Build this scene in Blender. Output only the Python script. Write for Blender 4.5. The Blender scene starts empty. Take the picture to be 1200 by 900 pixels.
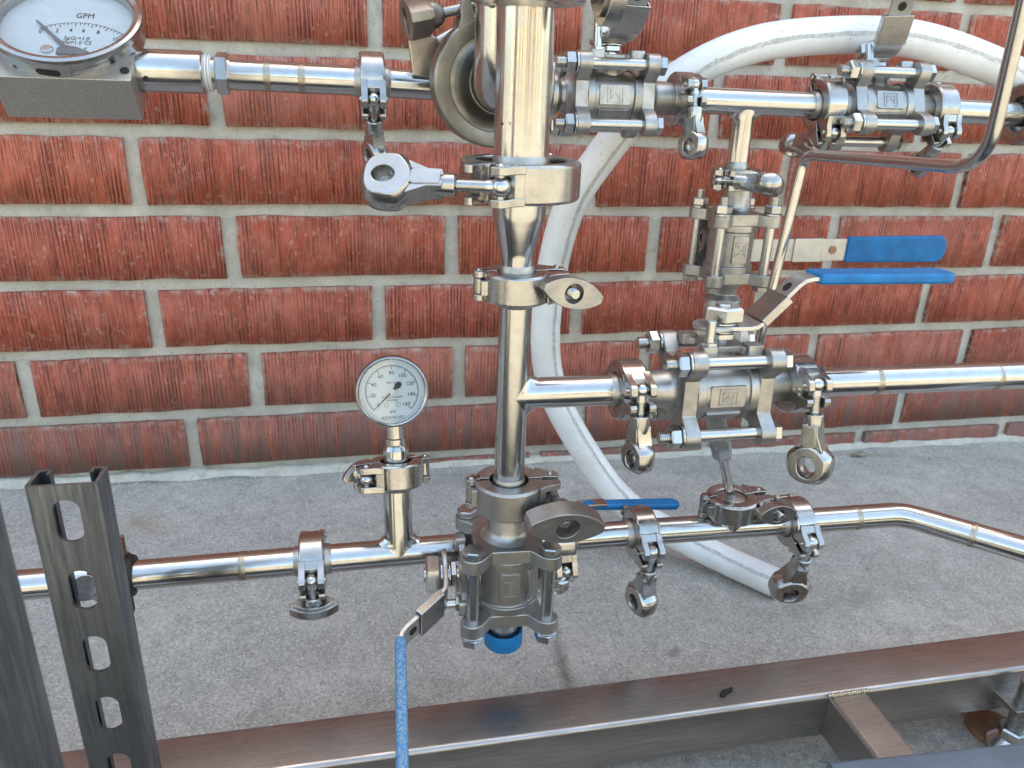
import bpy, bmesh, math, random
from math import sin, cos, pi, radians, sqrt, atan2
from mathutils import Vector as V, Matrix
random.seed(7)
SC = bpy.context.scene
COL = SC.collection
S = 0.001                      # everything below is in millimetres

# ------------------------------------------------------------------ camera
FPX = 900.0
CAM = V((266.9, -1120.9, 587.3))
def _axes(yaw, pitch, roll):
    cy, sy, cp, sp, cr, sr = cos(yaw), sin(yaw), cos(pitch), sin(pitch), cos(roll), sin(roll)
    f = V((-sy*cp, cy*cp, -sp)); r = V((cy, sy, 0)); d = f.cross(r)
    return r*cr + d*sr, d*cr - r*sr, f
CR, CD, CF = _axes(-.2152, .3787, -.0367)
cam_data = bpy.data.cameras.new('camera')
cam = bpy.data.objects.new('camera', cam_data); COL.objects.link(cam)
cam_data.sensor_fit = 'HORIZONTAL'; cam_data.sensor_width = 36; cam_data.lens = FPX/1200*36
cam_data.clip_start = .02; cam_data.clip_end = 500
cam_data.dof.use_dof = True; cam_data.dof.focus_distance = .62; cam_data.dof.aperture_fstop = 13
m = Matrix((( CR.x, -CD.x, -CF.x, CAM.x*S), (CR.y, -CD.y, -CF.y, CAM.y*S), (CR.z, -CD.z, -CF.z, CAM.z*S), (0, 0, 0, 1)))
cam.matrix_world = m
SC.camera = cam

def ray(u, v): return CF + CR*((u-600)/FPX) + CD*((v-450)/FPX)
def P(u, v, Y):                       # the point seen at (u, v) of the 1200x900 photograph on the upright plane y = Y
    w = ray(u, v); return CAM + w*((Y-CAM.y)/w.y)
def PZ(u, v, Z):
    w = ray(u, v); return CAM + w*((Z-CAM.z)/w.z)
SLOPE = .0215                          # the slab falls away slightly to the right
def floor_z(x): return -SLOPE*(x-7)
def PF(u, v, h=0):                     # the point seen at (u, v) lying h above the slab
    w = ray(u, v); t = (h+SLOPE*7-SLOPE*CAM.x-CAM.z)/(w.z+SLOPE*w.x); return CAM + w*t
def PN(u, v, o, n):
    w = ray(u, v); return CAM + w*((o-CAM).dot(n)/w.dot(n))

# ------------------------------------------------------------------ light
SUN_EL = radians(60)
SUN_AZ = radians(12)
world = bpy.data.worlds.new('World'); SC.world = world; world.use_nodes = True
wn = world.node_tree
sky = wn.nodes.new('ShaderNodeTexSky'); sky.sky_type = 'NISHITA'; sky.sun_disc = False
sky.dust_density = 3.0; sky.air_density = 1.0; sky.sun_elevation = SUN_EL; sky.sun_rotation = SUN_AZ
bg = wn.nodes['Background']; bg.inputs['Strength'].default_value = .15
wn.links.new(sky.outputs[0], bg.inputs[0])
sun_l = bpy.data.lights.new('sun', 'SUN'); sun_l.energy = 2.8; sun_l.angle = radians(.5); sun_l.color = (1, .93, .82)
sun = bpy.data.objects.new('sun', sun_l); COL.objects.link(sun)
sun_dir = V((sin(SUN_AZ)*cos(SUN_EL), cos(SUN_AZ)*cos(SUN_EL), sin(SUN_EL)))      # towards the sun, which stands behind the brick wall
sun.rotation_euler = (-sun_dir).to_track_quat('-Z', 'Y').to_euler()
SC.view_settings.view_transform = 'Standard'; SC.view_settings.look = 'None'
SC.view_settings.exposure = 2.42
SC.view_settings.use_white_balance = True; SC.view_settings.white_balance_temperature = 7750; SC.view_settings.white_balance_tint = 0; SC.view_settings.gamma = 1
SC.cycles.max_bounces = 8; SC.cycles.glossy_bounces = 6

# ------------------------------------------------------------------ materials
def mat(name):
    m = bpy.data.materials.new(name); m.use_nodes = True
    nt = m.node_tree; b = nt.nodes['Principled BSDF']
    return m, nt, b
def N(nt, t, **kw):
    n = nt.nodes.new(t)
    for k, v in kw.items():
        if k in n.inputs: n.inputs[k].default_value = v
        else: setattr(n, k, v)
    return n
def coords(nt, scale=(1, 1, 1), kind='pos', rand=0.0):
    if kind == 'pos': src = N(nt, 'ShaderNodeNewGeometry').outputs['Position']
    else: src = N(nt, 'ShaderNodeTexCoord').outputs['Object']
    mp = N(nt, 'ShaderNodeMapping'); mp.inputs['Scale'].default_value = scale
    nt.links.new(src, mp.inputs['Vector'])
    if rand:
        oi = N(nt, 'ShaderNodeObjectInfo'); mu = N(nt, 'ShaderNodeMath', operation='MULTIPLY'); mu.inputs[1].default_value = rand
        nt.links.new(oi.outputs['Random'], mu.inputs[0]); nt.links.new(mu.outputs[0], mp.inputs['Location'])
    return mp.outputs[0]
def noise(nt, vec, scale, detail=4, rough=.55):
    n = N(nt, 'ShaderNodeTexNoise'); n.inputs['Scale'].default_value = scale; n.inputs['Detail'].default_value = detail; n.inputs['Roughness'].default_value = rough
    nt.links.new(vec, n.inputs['Vector']); return n.outputs['Fac']
def ramp(nt, fac, stops):
    r = N(nt, 'ShaderNodeValToRGB'); e = r.color_ramp.elements
    while len(e) < len(stops): e.new(.5)
    for el, (p, c) in zip(e, stops):
        el.position = p; el.color = (c, c, c, 1) if isinstance(c, (int, float)) else (*c, 1)
    nt.links.new(fac, r.inputs[0]); return r.outputs[0]
def mix(nt, fac, a, b, mode='MIX'):
    n = N(nt, 'ShaderNodeMix', data_type='RGBA', blend_type=mode)
    for s, v in ((0, fac), (6, a), (7, b)):
        if isinstance(v, (int, float)): n.inputs[s].default_value = v
        elif isinstance(v, tuple): n.inputs[s].default_value = (*v, 1)
        else: nt.links.new(v, n.inputs[s])
    return n.outputs[2]
def bump(nt, b, h, strength, dist):
    n = N(nt, 'ShaderNodeBump'); n.inputs['Strength'].default_value = strength; n.inputs['Distance'].default_value = dist
    nt.links.new(h, n.inputs['Height']); nt.links.new(n.outputs[0], b.inputs['Normal']); return n
def metal(name, col, r0, r1, scale=(1, 1, 1), nscale=60, bstr=0, bscale=900, tint=.25, col2=None):
    m, nt, b = mat(name)
    b.inputs['Metallic'].default_value = 1
    v = coords(nt, scale, rand=3.0)
    n1 = noise(nt, v, nscale, 5, .6)
    col2 = col2 or tuple(c*(1-tint) for c in col)
    nt.links.new(mix(nt, ramp(nt, n1, [(.35, 0), (.7, 1)]), col2, col), b.inputs['Base Color'])
    sm = N(nt, 'ShaderNodeMath', operation='MULTIPLY_ADD'); sm.inputs[1].default_value = .22; sm.inputs[2].default_value = -.09       # handling marks
    nt.links.new(noise(nt, coords(nt, rand=5.0), 28, 5, .7), sm.inputs[0])
    sa = N(nt, 'ShaderNodeMath', operation='ADD'); sa.use_clamp = True; nt.links.new(ramp(nt, n1, [(.3, r1), (.7, r0)]), sa.inputs[0]); nt.links.new(sm.outputs[0], sa.inputs[1])
    nt.links.new(sa.outputs[0], b.inputs['Roughness'])
    if bstr:
        bump(nt, b, noise(nt, v, bscale, 3, .6), bstr, .0004)
    return m
M = {}
M['tube'] = metal('brushed_tube', (.56, .55, .535), .12, .22, nscale=110, bstr=.07, bscale=700, tint=.12)
M['cast'] = metal('cast_stainless', (.47, .455, .435), .30, .46, nscale=90, bstr=.35, bscale=1100, tint=.22)
M['clamp'] = metal('polished_casting', (.50, .485, .465), .16, .30, nscale=60, bstr=.10, bscale=420, tint=.2)
M['dull'] = metal('dull_brown_casting', (.36, .335, .295), .30, .46, nscale=60, bstr=.25, bscale=800, tint=.3)
M['bolt'] = metal('bolt_steel', (.55, .55, .54), .20, .26, nscale=40, tint=.08)
M['zinc'] = metal('bright_plate', (.62, .62, .61), .3, .42, nscale=80, bstr=.08, tint=.15)
M['weld'] = metal('heat_tinted_weld', (.50, .44, .36), .25, .42, nscale=300, bstr=.4, bscale=700, tint=.35)
M['mill'] = metal('dark_mill_steel', (.50, .47, .455), .26, .42, scale=(1, 20, 20), nscale=24, bstr=.12, bscale=120, col2=(.32, .30, .29))
M['millv'] = metal('dark_mill_steel_upright', (.30, .315, .34), .36, .55, scale=(14, 14, .8), nscale=26, bstr=.15, bscale=120, col2=(.13, .14, .155))
M['block'] = metal('sawn_steel_block', (.56, .535, .49), .36, .5, nscale=700, bstr=.5, bscale=900, col2=(.38, .36, .33))
M['rust'] = metal('rusty_strap', (.45, .27, .17), .4, .6, nscale=150, bstr=.3, tint=.4)

def plain(name, col, rough, bstr=0, bscale=800, tint=.12, nscale=120, spec=.5):
    m, nt, b = mat(name)
    v = coords(nt)
    nt.links.new(mix(nt, ramp(nt, noise(nt, v, nscale, 5), [(.35, 0), (.68, 1)]), tuple(c*(1-tint) for c in col), col), b.inputs['Base Color'])
    b.inputs['Roughness'].default_value = rough; b.inputs['Specular IOR Level'].default_value = spec
    if bstr: bump(nt, b, noise(nt, v, bscale, 3), bstr, .0005)
    return m
M['blue'] = plain('blue_vinyl', (.002, .18, .45), .42, .18, 380, .28, 70, spec=.35)
M['rubber'] = plain('black_rubber', (.012, .012, .013), .6)
M['white_dial'] = plain('white_dial', (.56, .60, .615), .5, tint=.03)
M['ink'] = plain('black_print', (.012, .012, .013), .6)
M['grey_ink'] = plain('grey_print', (.16, .16, .17), .6)
M['tape'] = plain('white_thread_tape', (.78, .78, .77), .55)
M['leaf'] = plain('dry_leaf', (.42, .38, .30), .7, .3, tint=.4)
M['wood'] = plain('brown_pad', (.23, .11, .055), .7, .4, tint=.35)
M['black'] = plain('black_scrap', (.015, .014, .013), .6)
M['print'] = plain('faded_print_line', (.66, .645, .61), .7, tint=.35, nscale=300)
M['dark'] = plain('dark_slot', (.01, .01, .01), .7)
def worn_blue():
    m, nt, b = mat('worn_blue_vinyl'); v = coords(nt)
    f = ramp(nt, noise(nt, v, 520, 5, .75), [(.42, 0), (.60, 1)])
    z = N(nt, 'ShaderNodeSeparateXYZ'); nt.links.new(N(nt, 'ShaderNodeNewGeometry').outputs['Position'], z.inputs[0])
    mr = N(nt, 'ShaderNodeMapRange'); mr.inputs[1].default_value = .055; mr.inputs[2].default_value = .10
    nt.links.new(z.outputs[2], mr.inputs[0])
    mu = N(nt, 'ShaderNodeMath', operation='MULTIPLY'); nt.links.new(f, mu.inputs[0]); nt.links.new(mr.outputs[0], mu.inputs[1])
    nt.links.new(mix(nt, mu.outputs[0], (.006, .15, .36), (.24, .31, .345)), b.inputs['Base Color'])
    b.inputs['Roughness'].default_value = .45
    bump(nt, b, f, .4, .0004); return m
M['worn_blue'] = worn_blue()
def hose_mat():
    m, nt, b = mat('white_rubber_hose'); v = coords(nt)
    d = ramp(nt, noise(nt, v, 14, 6, .65), [(.38, 0), (.62, 1)])
    c = mix(nt, d, (.72, .725, .715), (.84, .85, .845))
    sp = ramp(nt, noise(nt, v, 300, 3, .6), [(.27, 1), (.33, 0)])
    nt.links.new(mix(nt, sp, c, (.22, .2, .18)), b.inputs['Base Color'])
    b.inputs['Roughness'].default_value = .5
    bump(nt, b, noise(nt, v, 260, 4), .15, .0006); return m
M['hose'] = hose_mat()
def glass():
    m, nt, b = mat('gauge_glass'); nt.nodes.remove(b)
    t = N(nt, 'ShaderNodeBsdfTransparent'); g = N(nt, 'ShaderNodeBsdfGlossy'); g.inputs['Roughness'].default_value = .03
    t.inputs[0].default_value = (.96, .98, .99, 1)
    lw = N(nt, 'ShaderNodeLayerWeight'); pw = N(nt, 'ShaderNodeMath', operation='POWER'); pw.inputs[1].default_value = 4.5; nt.links.new(lw.outputs['Facing'], pw.inputs[0])
    fr = N(nt, 'ShaderNodeMath', operation='MULTIPLY_ADD'); fr.inputs[1].default_value = .9; fr.inputs[2].default_value = .035; nt.links.new(pw.outputs[0], fr.inputs[0])
    mx = N(nt, 'ShaderNodeMixShader'); nt.links.new(fr.outputs[0], mx.inputs[0]); nt.links.new(t.outputs[0], mx.inputs[1]); nt.links.new(g.outputs[0], mx.inputs[2])
    nt.links.new(mx.outputs[0], nt.nodes['Material Output'].inputs[0]); return m
M['glass'] = glass()
def comb(nt, v):                       # combed vertical drag lines, broken up by noise
    tot = None
    for per, dist, pres in ((.0052, 3.5, 45), (.0029, 5.0, 75)):
        w = N(nt, 'ShaderNodeTexWave', wave_type='BANDS', bands_direction='X'); w.inputs['Scale'].default_value = .31416/per
        w.inputs['Distortion'].default_value = dist; w.inputs['Detail'].default_value = 2; w.inputs['Detail Scale'].default_value = 1.6; w.inputs['Detail Roughness'].default_value = .7
        mp = N(nt, 'ShaderNodeMapping'); mp.inputs['Scale'].default_value = (1, .3, .05); nt.links.new(v, mp.inputs[0]); nt.links.new(mp.outputs[0], w.inputs['Vector'])
        mp2 = N(nt, 'ShaderNodeMapping'); mp2.inputs['Scale'].default_value = (1, 1, .22); nt.links.new(v, mp2.inputs[0])
        p = ramp(nt, noise(nt, mp2.outputs[0], pres, 4, .65), [(.40, 0), (.62, 1)])
        ln = ramp(nt, w.outputs['Fac'], [(.05, 1), (.38, 0)])
        mu = N(nt, 'ShaderNodeMath', operation='MULTIPLY'); nt.links.new(ln, mu.inputs[0]); nt.links.new(p, mu.inputs[1]); cur = mu.outputs[0]
        if tot is None: tot = cur
        else:
            mx = N(nt, 'ShaderNodeMath', operation='MAXIMUM'); nt.links.new(tot, mx.inputs[0]); nt.links.new(cur, mx.inputs[1]); tot = mx.outputs[0]
    return tot
def brick_mat():
    m, nt, b = mat('wire_cut_red_brick')
    v = coords(nt, rand=7.0)
    vs = coords(nt, (1, 1, .055), rand=5.0)
    vs2 = coords(nt, (1, 1, .10), rand=9.0)
    st = comb(nt, v)                      # long vertical drag marks
    st2 = noise(nt, vs2, 520, 3, .65)
    blo = noise(nt, v, 22, 6, .65)
    oi = N(nt, 'ShaderNodeObjectInfo')
    base = ramp(nt, oi.outputs['Random'], [(0, (.33, .066, .038)), (.2, (.49, .112, .058)), (.4, (.39, .076, .042)), (.6, (.52, .135, .074)), (.8, (.42, .092, .058)), (1, (.47, .125, .082))])
    base = mix(nt, ramp(nt, blo, [(.35, 0), (.72, .75)]), base, (.52, .165, .115))
    base = mix(nt, ramp(nt, st, [(.0, 0), (.75, .92)]), base, (.10, .025, .017))
    base = mix(nt, ramp(nt, st2, [(.56, 0), (.68, .6)]), base, (.50, .21, .15))
    sp = ramp(nt, noise(nt, coords(nt, (1, 1, .6), rand=4.0), 210, 2, .5), [(.64, 0), (.74, .6)])
    base = mix(nt, sp, base, (.56, .34, .27))
    lp = ramp(nt, noise(nt, v, 55, 5, .7), [(.58, 0), (.72, .5)])
    base = mix(nt, lp, base, (.52, .24, .18))
    dst = N(nt, 'ShaderNodeMath', operation='MULTIPLY'); nt.links.new(ramp(nt, oi.outputs['Random'], [(.3, .15), (.42, .75), (.55, .1), (.85, .25), (.95, .8)]), dst.inputs[0])
    nt.links.new(ramp(nt, noise(nt, v, 9, 7, .7), [(.44, 0), (.70, .4)]), dst.inputs[1])
    base = mix(nt, dst.outputs[0], base, (.50, .26, .20))       # pale dusty bloom, stronger on some bricks
    # mortar smeared over the arrises
    ob = N(nt, 'ShaderNodeTexCoord'); so = N(nt, 'ShaderNodeSeparateXYZ'); nt.links.new(ob.outputs['Object'], so.inputs[0])
    ed = None
    for ax_, lim in ((0, .478), (2, .40)):
        ab = N(nt, 'ShaderNodeMath', operation='ABSOLUTE'); nt.links.new(so.outputs[ax_], ab.inputs[0])
        mr = N(nt, 'ShaderNodeMapRange'); mr.inputs[1].default_value = lim; mr.inputs[2].default_value = .5; nt.links.new(ab.outputs[0], mr.inputs[0])
        if ed is None: ed = mr.outputs[0]
        else:
            mx = N(nt, 'ShaderNodeMath', operation='MAXIMUM'); nt.links.new(ed, mx.inputs[0]); nt.links.new(mr.outputs[0], mx.inputs[1]); ed = mx.outputs[0]
    em = N(nt, 'ShaderNodeMath', operation='MULTIPLY'); nt.links.new(ed, em.inputs[0]); nt.links.new(ramp(nt, noise(nt, v, 70, 6, .75), [(.47, 0), (.64, .8)]), em.inputs[1])
    base = mix(nt, em.outputs[0], base, (.50, .44, .37))
    pz = N(nt, 'ShaderNodeSeparateXYZ'); nt.links.new(N(nt, 'ShaderNodeNewGeometry').outputs['Position'], pz.inputs[0])
    mr = N(nt, 'ShaderNodeMapRange'); mr.inputs[1].default_value = .21; mr.inputs[2].default_value = .03
    nt.links.new(pz.outputs[2], mr.inputs[0])            # splash dirt on the lowest courses
    mu = N(nt, 'ShaderNodeMath', operation='MULTIPLY'); nt.links.new(mr.outputs[0], mu.inputs[0])
    nt.links.new(ramp(nt, noise(nt, vs2, 70, 6, .7), [(.36, .1), (.62, 1)]), mu.inputs[1])
    base = mix(nt, mu.outputs[0], base, (.20, .135, .115))
    nt.links.new(base, b.inputs['Base Color']); b.inputs['Roughness'].default_value = .88; b.inputs['Specular IOR Level'].default_value = .25
    ad = N(nt, 'ShaderNodeMath', operation='ADD'); nt.links.new(ramp(nt, st, [(0, 1), (.7, 0)]), ad.inputs[0]); nt.links.new(st2, ad.inputs[1])
    bump(nt, b, ad.outputs[0], .75, .0016); return m
M['brick'] = brick_mat()
def mortar_mat():
    m, nt, b = mat('grey_mortar'); v = coords(nt)
    c = mix(nt, ramp(nt, noise(nt, v, 18, 6, .65), [(.35, 0), (.68, 1)]), (.50, .475, .40), (.71, .68, .59))
    c = mix(nt, ramp(nt, noise(nt, v, 420, 4, .7), [(.34, .7), (.44, 0)]), c, (.25, .235, .205))
    c = mix(nt, ramp(nt, noise(nt, v, 48, 6, .75), [(.56, 0), (.68, .55)]), c, (.30, .285, .25))
    nt.links.new(c, b.inputs['Base Color']); b.inputs['Roughness'].default_value = .92
    bump(nt, b, noise(nt, v, 190, 7, .75), 1.0, .003); return m
M['mortar'] = mortar_mat()
def upper_wall_mat():
    m, nt, b = mat('brickwork_above'); v = coords(nt, (1, 1, 1))
    bt = N(nt, 'ShaderNodeTexBrick'); bt.inputs['Scale'].default_value = 1
    mp = N(nt, 'ShaderNodeMapping'); mp.inputs['Rotation'].default_value = (radians(90), 0, 0); nt.links.new(v, mp.inputs[0]); nt.links.new(mp.outputs[0], bt.inputs[0])
    bt.inputs['Brick Width'].default_value = .31; bt.inputs['Row Height'].default_value = .1016; bt.inputs['Mortar Size'].default_value = .006
    bt.inputs['Color1'].default_value = (.30, .075, .042, 1); bt.inputs['Color2'].default_value = (.34, .1, .06, 1); bt.inputs['Mortar'].default_value = (.45, .43, .39, 1)
    nt.links.new(bt.outputs[0], b.inputs['Base Color']); b.inputs['Roughness'].default_value = .9; return m
M['upper'] = upper_wall_mat()
def concrete_mat():
    m, nt, b = mat('grey_concrete'); v = coords(nt)
    big = noise(nt, v, 5.5, 7, .65); mid = noise(nt, v, 34, 6, .68); fine = noise(nt, v, 240, 6, .8); finer = noise(nt, v, 760, 3, .7)
    c = mix(nt, ramp(nt, big, [(.35, 0), (.65, 1)]), (.36, .345, .31), (.53, .505, .45))
    c = mix(nt, ramp(nt, noise(nt, coords(nt, (1, 1.4, 1)), 15, 7, .72), [(.50, 0), (.66, .55)]), c, (.27, .26, .235))
    c = mix(nt, ramp(nt, noise(nt, coords(nt, (1.3, 1, 1)), 8, 6, .6), [(.54, 0), (.68, .45)]), c, (.60, .575, .52))
    c = mix(nt, ramp(nt, mid, [(.34, .6), (.6, 0)]), c, (.29, .278, .25))
    for sc_, lo, hi, am in ((900, .5, .95, .34), (480, .74, .96, .46)):
        vo = N(nt, 'ShaderNodeTexVoronoi'); vo.inputs['Scale'].default_value = sc_; nt.links.new(v, vo.inputs['Vector'])
        sep = N(nt, 'ShaderNodeSeparateColor'); nt.links.new(vo.outputs['Color'], sep.inputs[0])
        c = mix(nt, ramp(nt, sep.outputs[0], [(lo, 0), (hi, am)]), c, (.72, .70, .64))
        c = mix(nt, ramp(nt, sep.outputs[1], [(lo, 0), (hi+.05, am*1.1)]), c, (.15, .147, .138))
    c = mix(nt, ramp(nt, fine, [(.36, .3), (.47, 0)]), c, (.26, .255, .24))
    c = mix(nt, ramp(nt, noise(nt, v, 60, 4, .6), [(.25, .7), (.31, 0)]), c, (.12, .11, .10))
    # a damp, rusty drip mark that runs out from under the bottom valve, a rust bloom by the strut, and a painted dark band before the rail
    for (p0, p1, wd, colr, amt) in STAINS_AND_SHADE:
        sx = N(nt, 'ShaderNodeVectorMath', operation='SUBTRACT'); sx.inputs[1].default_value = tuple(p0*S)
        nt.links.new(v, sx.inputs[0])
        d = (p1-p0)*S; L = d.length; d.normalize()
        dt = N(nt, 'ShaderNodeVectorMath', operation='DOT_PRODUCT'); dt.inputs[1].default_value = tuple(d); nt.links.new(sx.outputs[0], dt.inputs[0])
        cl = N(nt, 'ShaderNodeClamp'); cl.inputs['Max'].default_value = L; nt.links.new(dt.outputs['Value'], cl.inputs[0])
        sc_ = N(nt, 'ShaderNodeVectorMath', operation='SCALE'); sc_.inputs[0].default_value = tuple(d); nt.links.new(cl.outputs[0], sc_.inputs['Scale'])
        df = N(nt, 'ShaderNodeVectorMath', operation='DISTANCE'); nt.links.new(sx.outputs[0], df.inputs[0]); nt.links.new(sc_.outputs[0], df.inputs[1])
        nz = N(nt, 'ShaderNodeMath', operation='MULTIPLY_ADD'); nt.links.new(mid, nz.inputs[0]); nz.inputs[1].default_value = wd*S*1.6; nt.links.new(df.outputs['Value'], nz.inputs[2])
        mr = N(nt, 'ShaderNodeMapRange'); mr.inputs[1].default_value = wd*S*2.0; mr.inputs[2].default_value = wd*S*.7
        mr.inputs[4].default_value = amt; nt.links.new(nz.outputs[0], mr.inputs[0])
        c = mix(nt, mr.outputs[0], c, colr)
    nt.links.new(c, b.inputs['Base Color']); b.inputs['Roughness'].default_value = .85; b.inputs['Specular IOR Level'].default_value = .3
    ad = N(nt, 'ShaderNodeMath', operation='MULTIPLY_ADD'); nt.links.new(mid, ad.inputs[0]); ad.inputs[1].default_value = 1.5; nt.links.new(fine, ad.inputs[2])
    bump(nt, b, ad.outputs[0], .22, .001); return m
STAINS_AND_SHADE = [(PF(648, 735), PF(668, 812), 9, (.15, .115, .08), .7), (PF(160, 610), PF(178, 622), 22, (.32, .22, .12), .4),
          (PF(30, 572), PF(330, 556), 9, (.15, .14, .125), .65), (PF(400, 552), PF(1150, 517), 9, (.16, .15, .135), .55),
          (V((-400, -668, floor_z(-400))), V((1600, -668, floor_z(1600))), 38, (.105, .088, .07), .8),  # dirty floor before the rail, darkened in colour for the shade its face reflects
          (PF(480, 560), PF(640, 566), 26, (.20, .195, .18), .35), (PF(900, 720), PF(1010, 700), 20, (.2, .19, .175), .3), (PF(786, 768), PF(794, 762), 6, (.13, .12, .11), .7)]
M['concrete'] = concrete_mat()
M['yard'] = plain('pale_stucco', (.60, .49, .34), .9)
M['tarmac'] = plain('dark_asphalt', (.045, .043, .041), .9, .6, 300, .4)
M['paving'] = plain('pale_yard_concrete', (.29, .275, .245), .9, .3, 200, .3)
M['rail_blue_grey'] = plain('blue_grey_rail', (.085, .115, .15), .45, .1, 300, .2, 40)  # one even blue grey base colour for the front rail and its leg

# ------------------------------------------------------------------ mesh kit
class B:
    def __init__(s): s.v = []; s.f = []
    def add(s, vs, fs, Mx=None):
        o = len(s.v); s.v += [(Mx @ V(p)) if Mx else V(p) for p in vs]; s.f += [tuple(i+o for i in f) for f in fs]; return s
    def box(s, c, d, Mx=None):
        x, y, z = d[0]/2, d[1]/2, d[2]/2
        vs = [V(c)+V((a*x, b_*y, e*z)) for e in (-1, 1) for b_ in (-1, 1) for a in (-1, 1)]
        return s.add(vs, [(0, 2, 3, 1), (4, 5, 7, 6), (0, 1, 5, 4), (2, 6, 7, 3), (0, 4, 6, 2), (1, 3, 7, 5)], Mx)
    def lathe(s, prof, o=(0, 0, 0), ax=(0, 0, 1), n=32, Mx=None, cap=True):      # prof: (radius, height)
        Fm = frame(V(o), V(ax)); k = len(prof); vs = []; fs = []
        for r, h in prof:
            for i in range(n):
                a = 2*pi*i/n; vs.append(Fm @ V((r*cos(a), r*sin(a), h)))
        for j in range(k-1):
            for i in range(n):
                i2 = (i+1) % n; fs.append((j*n+i, j*n+i2, (j+1)*n+i2, (j+1)*n+i))
        if cap:
            fs.append(tuple(range(n))[::-1]); fs.append(tuple(range((k-1)*n, k*n)))
        return s.add(vs, fs, Mx)
    def cyl(s, a, b, r, r2=None, n=28, Mx=None):
        a, b = V(a), V(b); return s.lathe([(r, 0), (r if r2 is None else r2, (b-a).length)], a, b-a, n, Mx)
    def rod(s, a, b, r, n=20, ch=.8, Mx=None):                                   # chamfered rod
        a, b = V(a), V(b); L = (b-a).length
        return s.lathe([(r-ch, 0), (r, ch), (r, L-ch), (r-ch, L)], a, b-a, n, Mx)
    def hexa(s, a, b, r, Mx=None, rot=0):
        a, b = V(a), V(b); L = (b-a).length; Fm = frame(a, b-a) @ Matrix.Rotation(rot, 4, 'Z')
        vs = []; fs = []
        for rr, h in ((r*.88, 0), (r, L*.14), (r, L*.86), (r*.88, L)):
            for i in range(6):
                t = pi*i/3; vs.append(Fm @ V((rr*cos(t), rr*sin(t), h)))
        for j in range(3):
            for i in range(6): fs.append((j*6+i, j*6+(i+1) % 6, j*6+6+(i+1) % 6, j*6+6+i))
        fs += [tuple(range(6))[::-1], tuple(range(18, 24))]
        return s.add(vs, fs, Mx)
    def thread(s, a, b, r, pitch=1.6, n=14, Mx=None):
        a, b = V(a), V(b); L = (b-a).length; k = max(2, int(L/pitch)); pr = []
        for i in range(k):
            pr += [(r, L*(i+.1)/k), (r, L*(i+.4)/k), (r*.84, L*(i+.6)/k), (r*.84, L*(i+.9)/k)]
        return s.lathe(pr, a, b-a, n, Mx)
    def ball(s, c, r, n=16, Mx=None, sq=(1, 1, 1)):
        k = n//2; pr = [(max(.02, r*sin(pi*i/k)), -r*cos(pi*i/k)) for i in range(k+1)]
        t = B().lathe(pr, (0, 0, 0), (0, 0, 1), n)
        return s.add([V((p.x*sq[0], p.y*sq[1], p.z*sq[2]))+V(c) for p in t.v], t.f, Mx)
    def tube(s, pts, r, n=24, cap=True, Mx=None, rs=None):
        pts = [V(p) for p in pts]; k = len(pts); vs = []; fs = []
        tg = [(pts[min(i+1, k-1)]-pts[max(i-1, 0)]).normalized() for i in range(k)]
        u = tg[0].orthogonal().normalized()
        for i in range(k):
            u = (u - tg[i]*u.dot(tg[i])).normalized(); w = tg[i].cross(u); rr = rs[i] if rs else r
            for j in range(n):
                a = 2*pi*j/n; vs.append(pts[i] + u*(rr*cos(a)) + w*(rr*sin(a)))
        for i in range(k-1):
            for j in range(n):
                j2 = (j+1) % n; fs.append((i*n+j, i*n+j2, (i+1)*n+j2, (i+1)*n+j))
        if cap: fs += [tuple(range(n))[::-1], tuple(range((k-1)*n, k*n))]
        return s.add(vs, fs, Mx)
    def prism(s, poly, h0, h1, Mx=None):                                          # polygon in XY, from z = h0 to h1
        n = len(poly); vs = [V((x, y, h0)) for x, y in poly] + [V((x, y, h1)) for x, y in poly]
        fs = [tuple(range(n))[::-1], tuple(range(n, 2*n))] + [(i, (i+1) % n, n+(i+1) % n, n+i) for i in range(n)]
        return s.add(vs, fs, Mx)
    def ringprism(s, out, inn, h0, h1, Mx=None):                                  # same number of points outside and inside
        n = len(out); vs = [V((x, y, h)) for h in (h0, h1) for pl in (out, inn) for x, y in pl]; fs = []
        for i in range(n):
            j = (i+1) % n
            fs += [(i, n+i, n+j, j), (2*n+i, 2*n+j, 3*n+j, 3*n+i), (i, j, 2*n+j, 2*n+i), (n+i, 3*n+i, 3*n+j, n+j)]
        return s.add(vs, fs, Mx)
    def profile(s, pts, th, w, Mx=None):                                          # bent strip: centre line in XZ, thickness th, width w along Y
        pts = [V((p[0], 0, p[1])) for p in pts]; k = len(pts); vs = []; fs = []
        for i in range(k):
            a = (pts[i]-pts[i-1]).normalized() if i else (pts[1]-pts[0]).normalized()
            c = (pts[i+1]-pts[i]).normalized() if i < k-1 else a
            t = (a+c).normalized(); nrm = V((-t.z, 0, t.x)); q = th/2/max(.5, nrm.dot(V((-a.z, 0, a.x))))
            for sg, y in ((-1, -w/2), (1, -w/2), (1, w/2), (-1, w/2)): vs.append(pts[i]+nrm*(q*sg)+V((0, y, 0)))
        for i in range(k-1):
            for j in range(4): fs.append((i*4+j, i*4+4+j, i*4+4+(j+1) % 4, i*4+(j+1) % 4))
        fs += [(0, 1, 2, 3), tuple(range((k-1)*4, k*4))[::-1]]
        return s.add(vs, fs, Mx)
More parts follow.
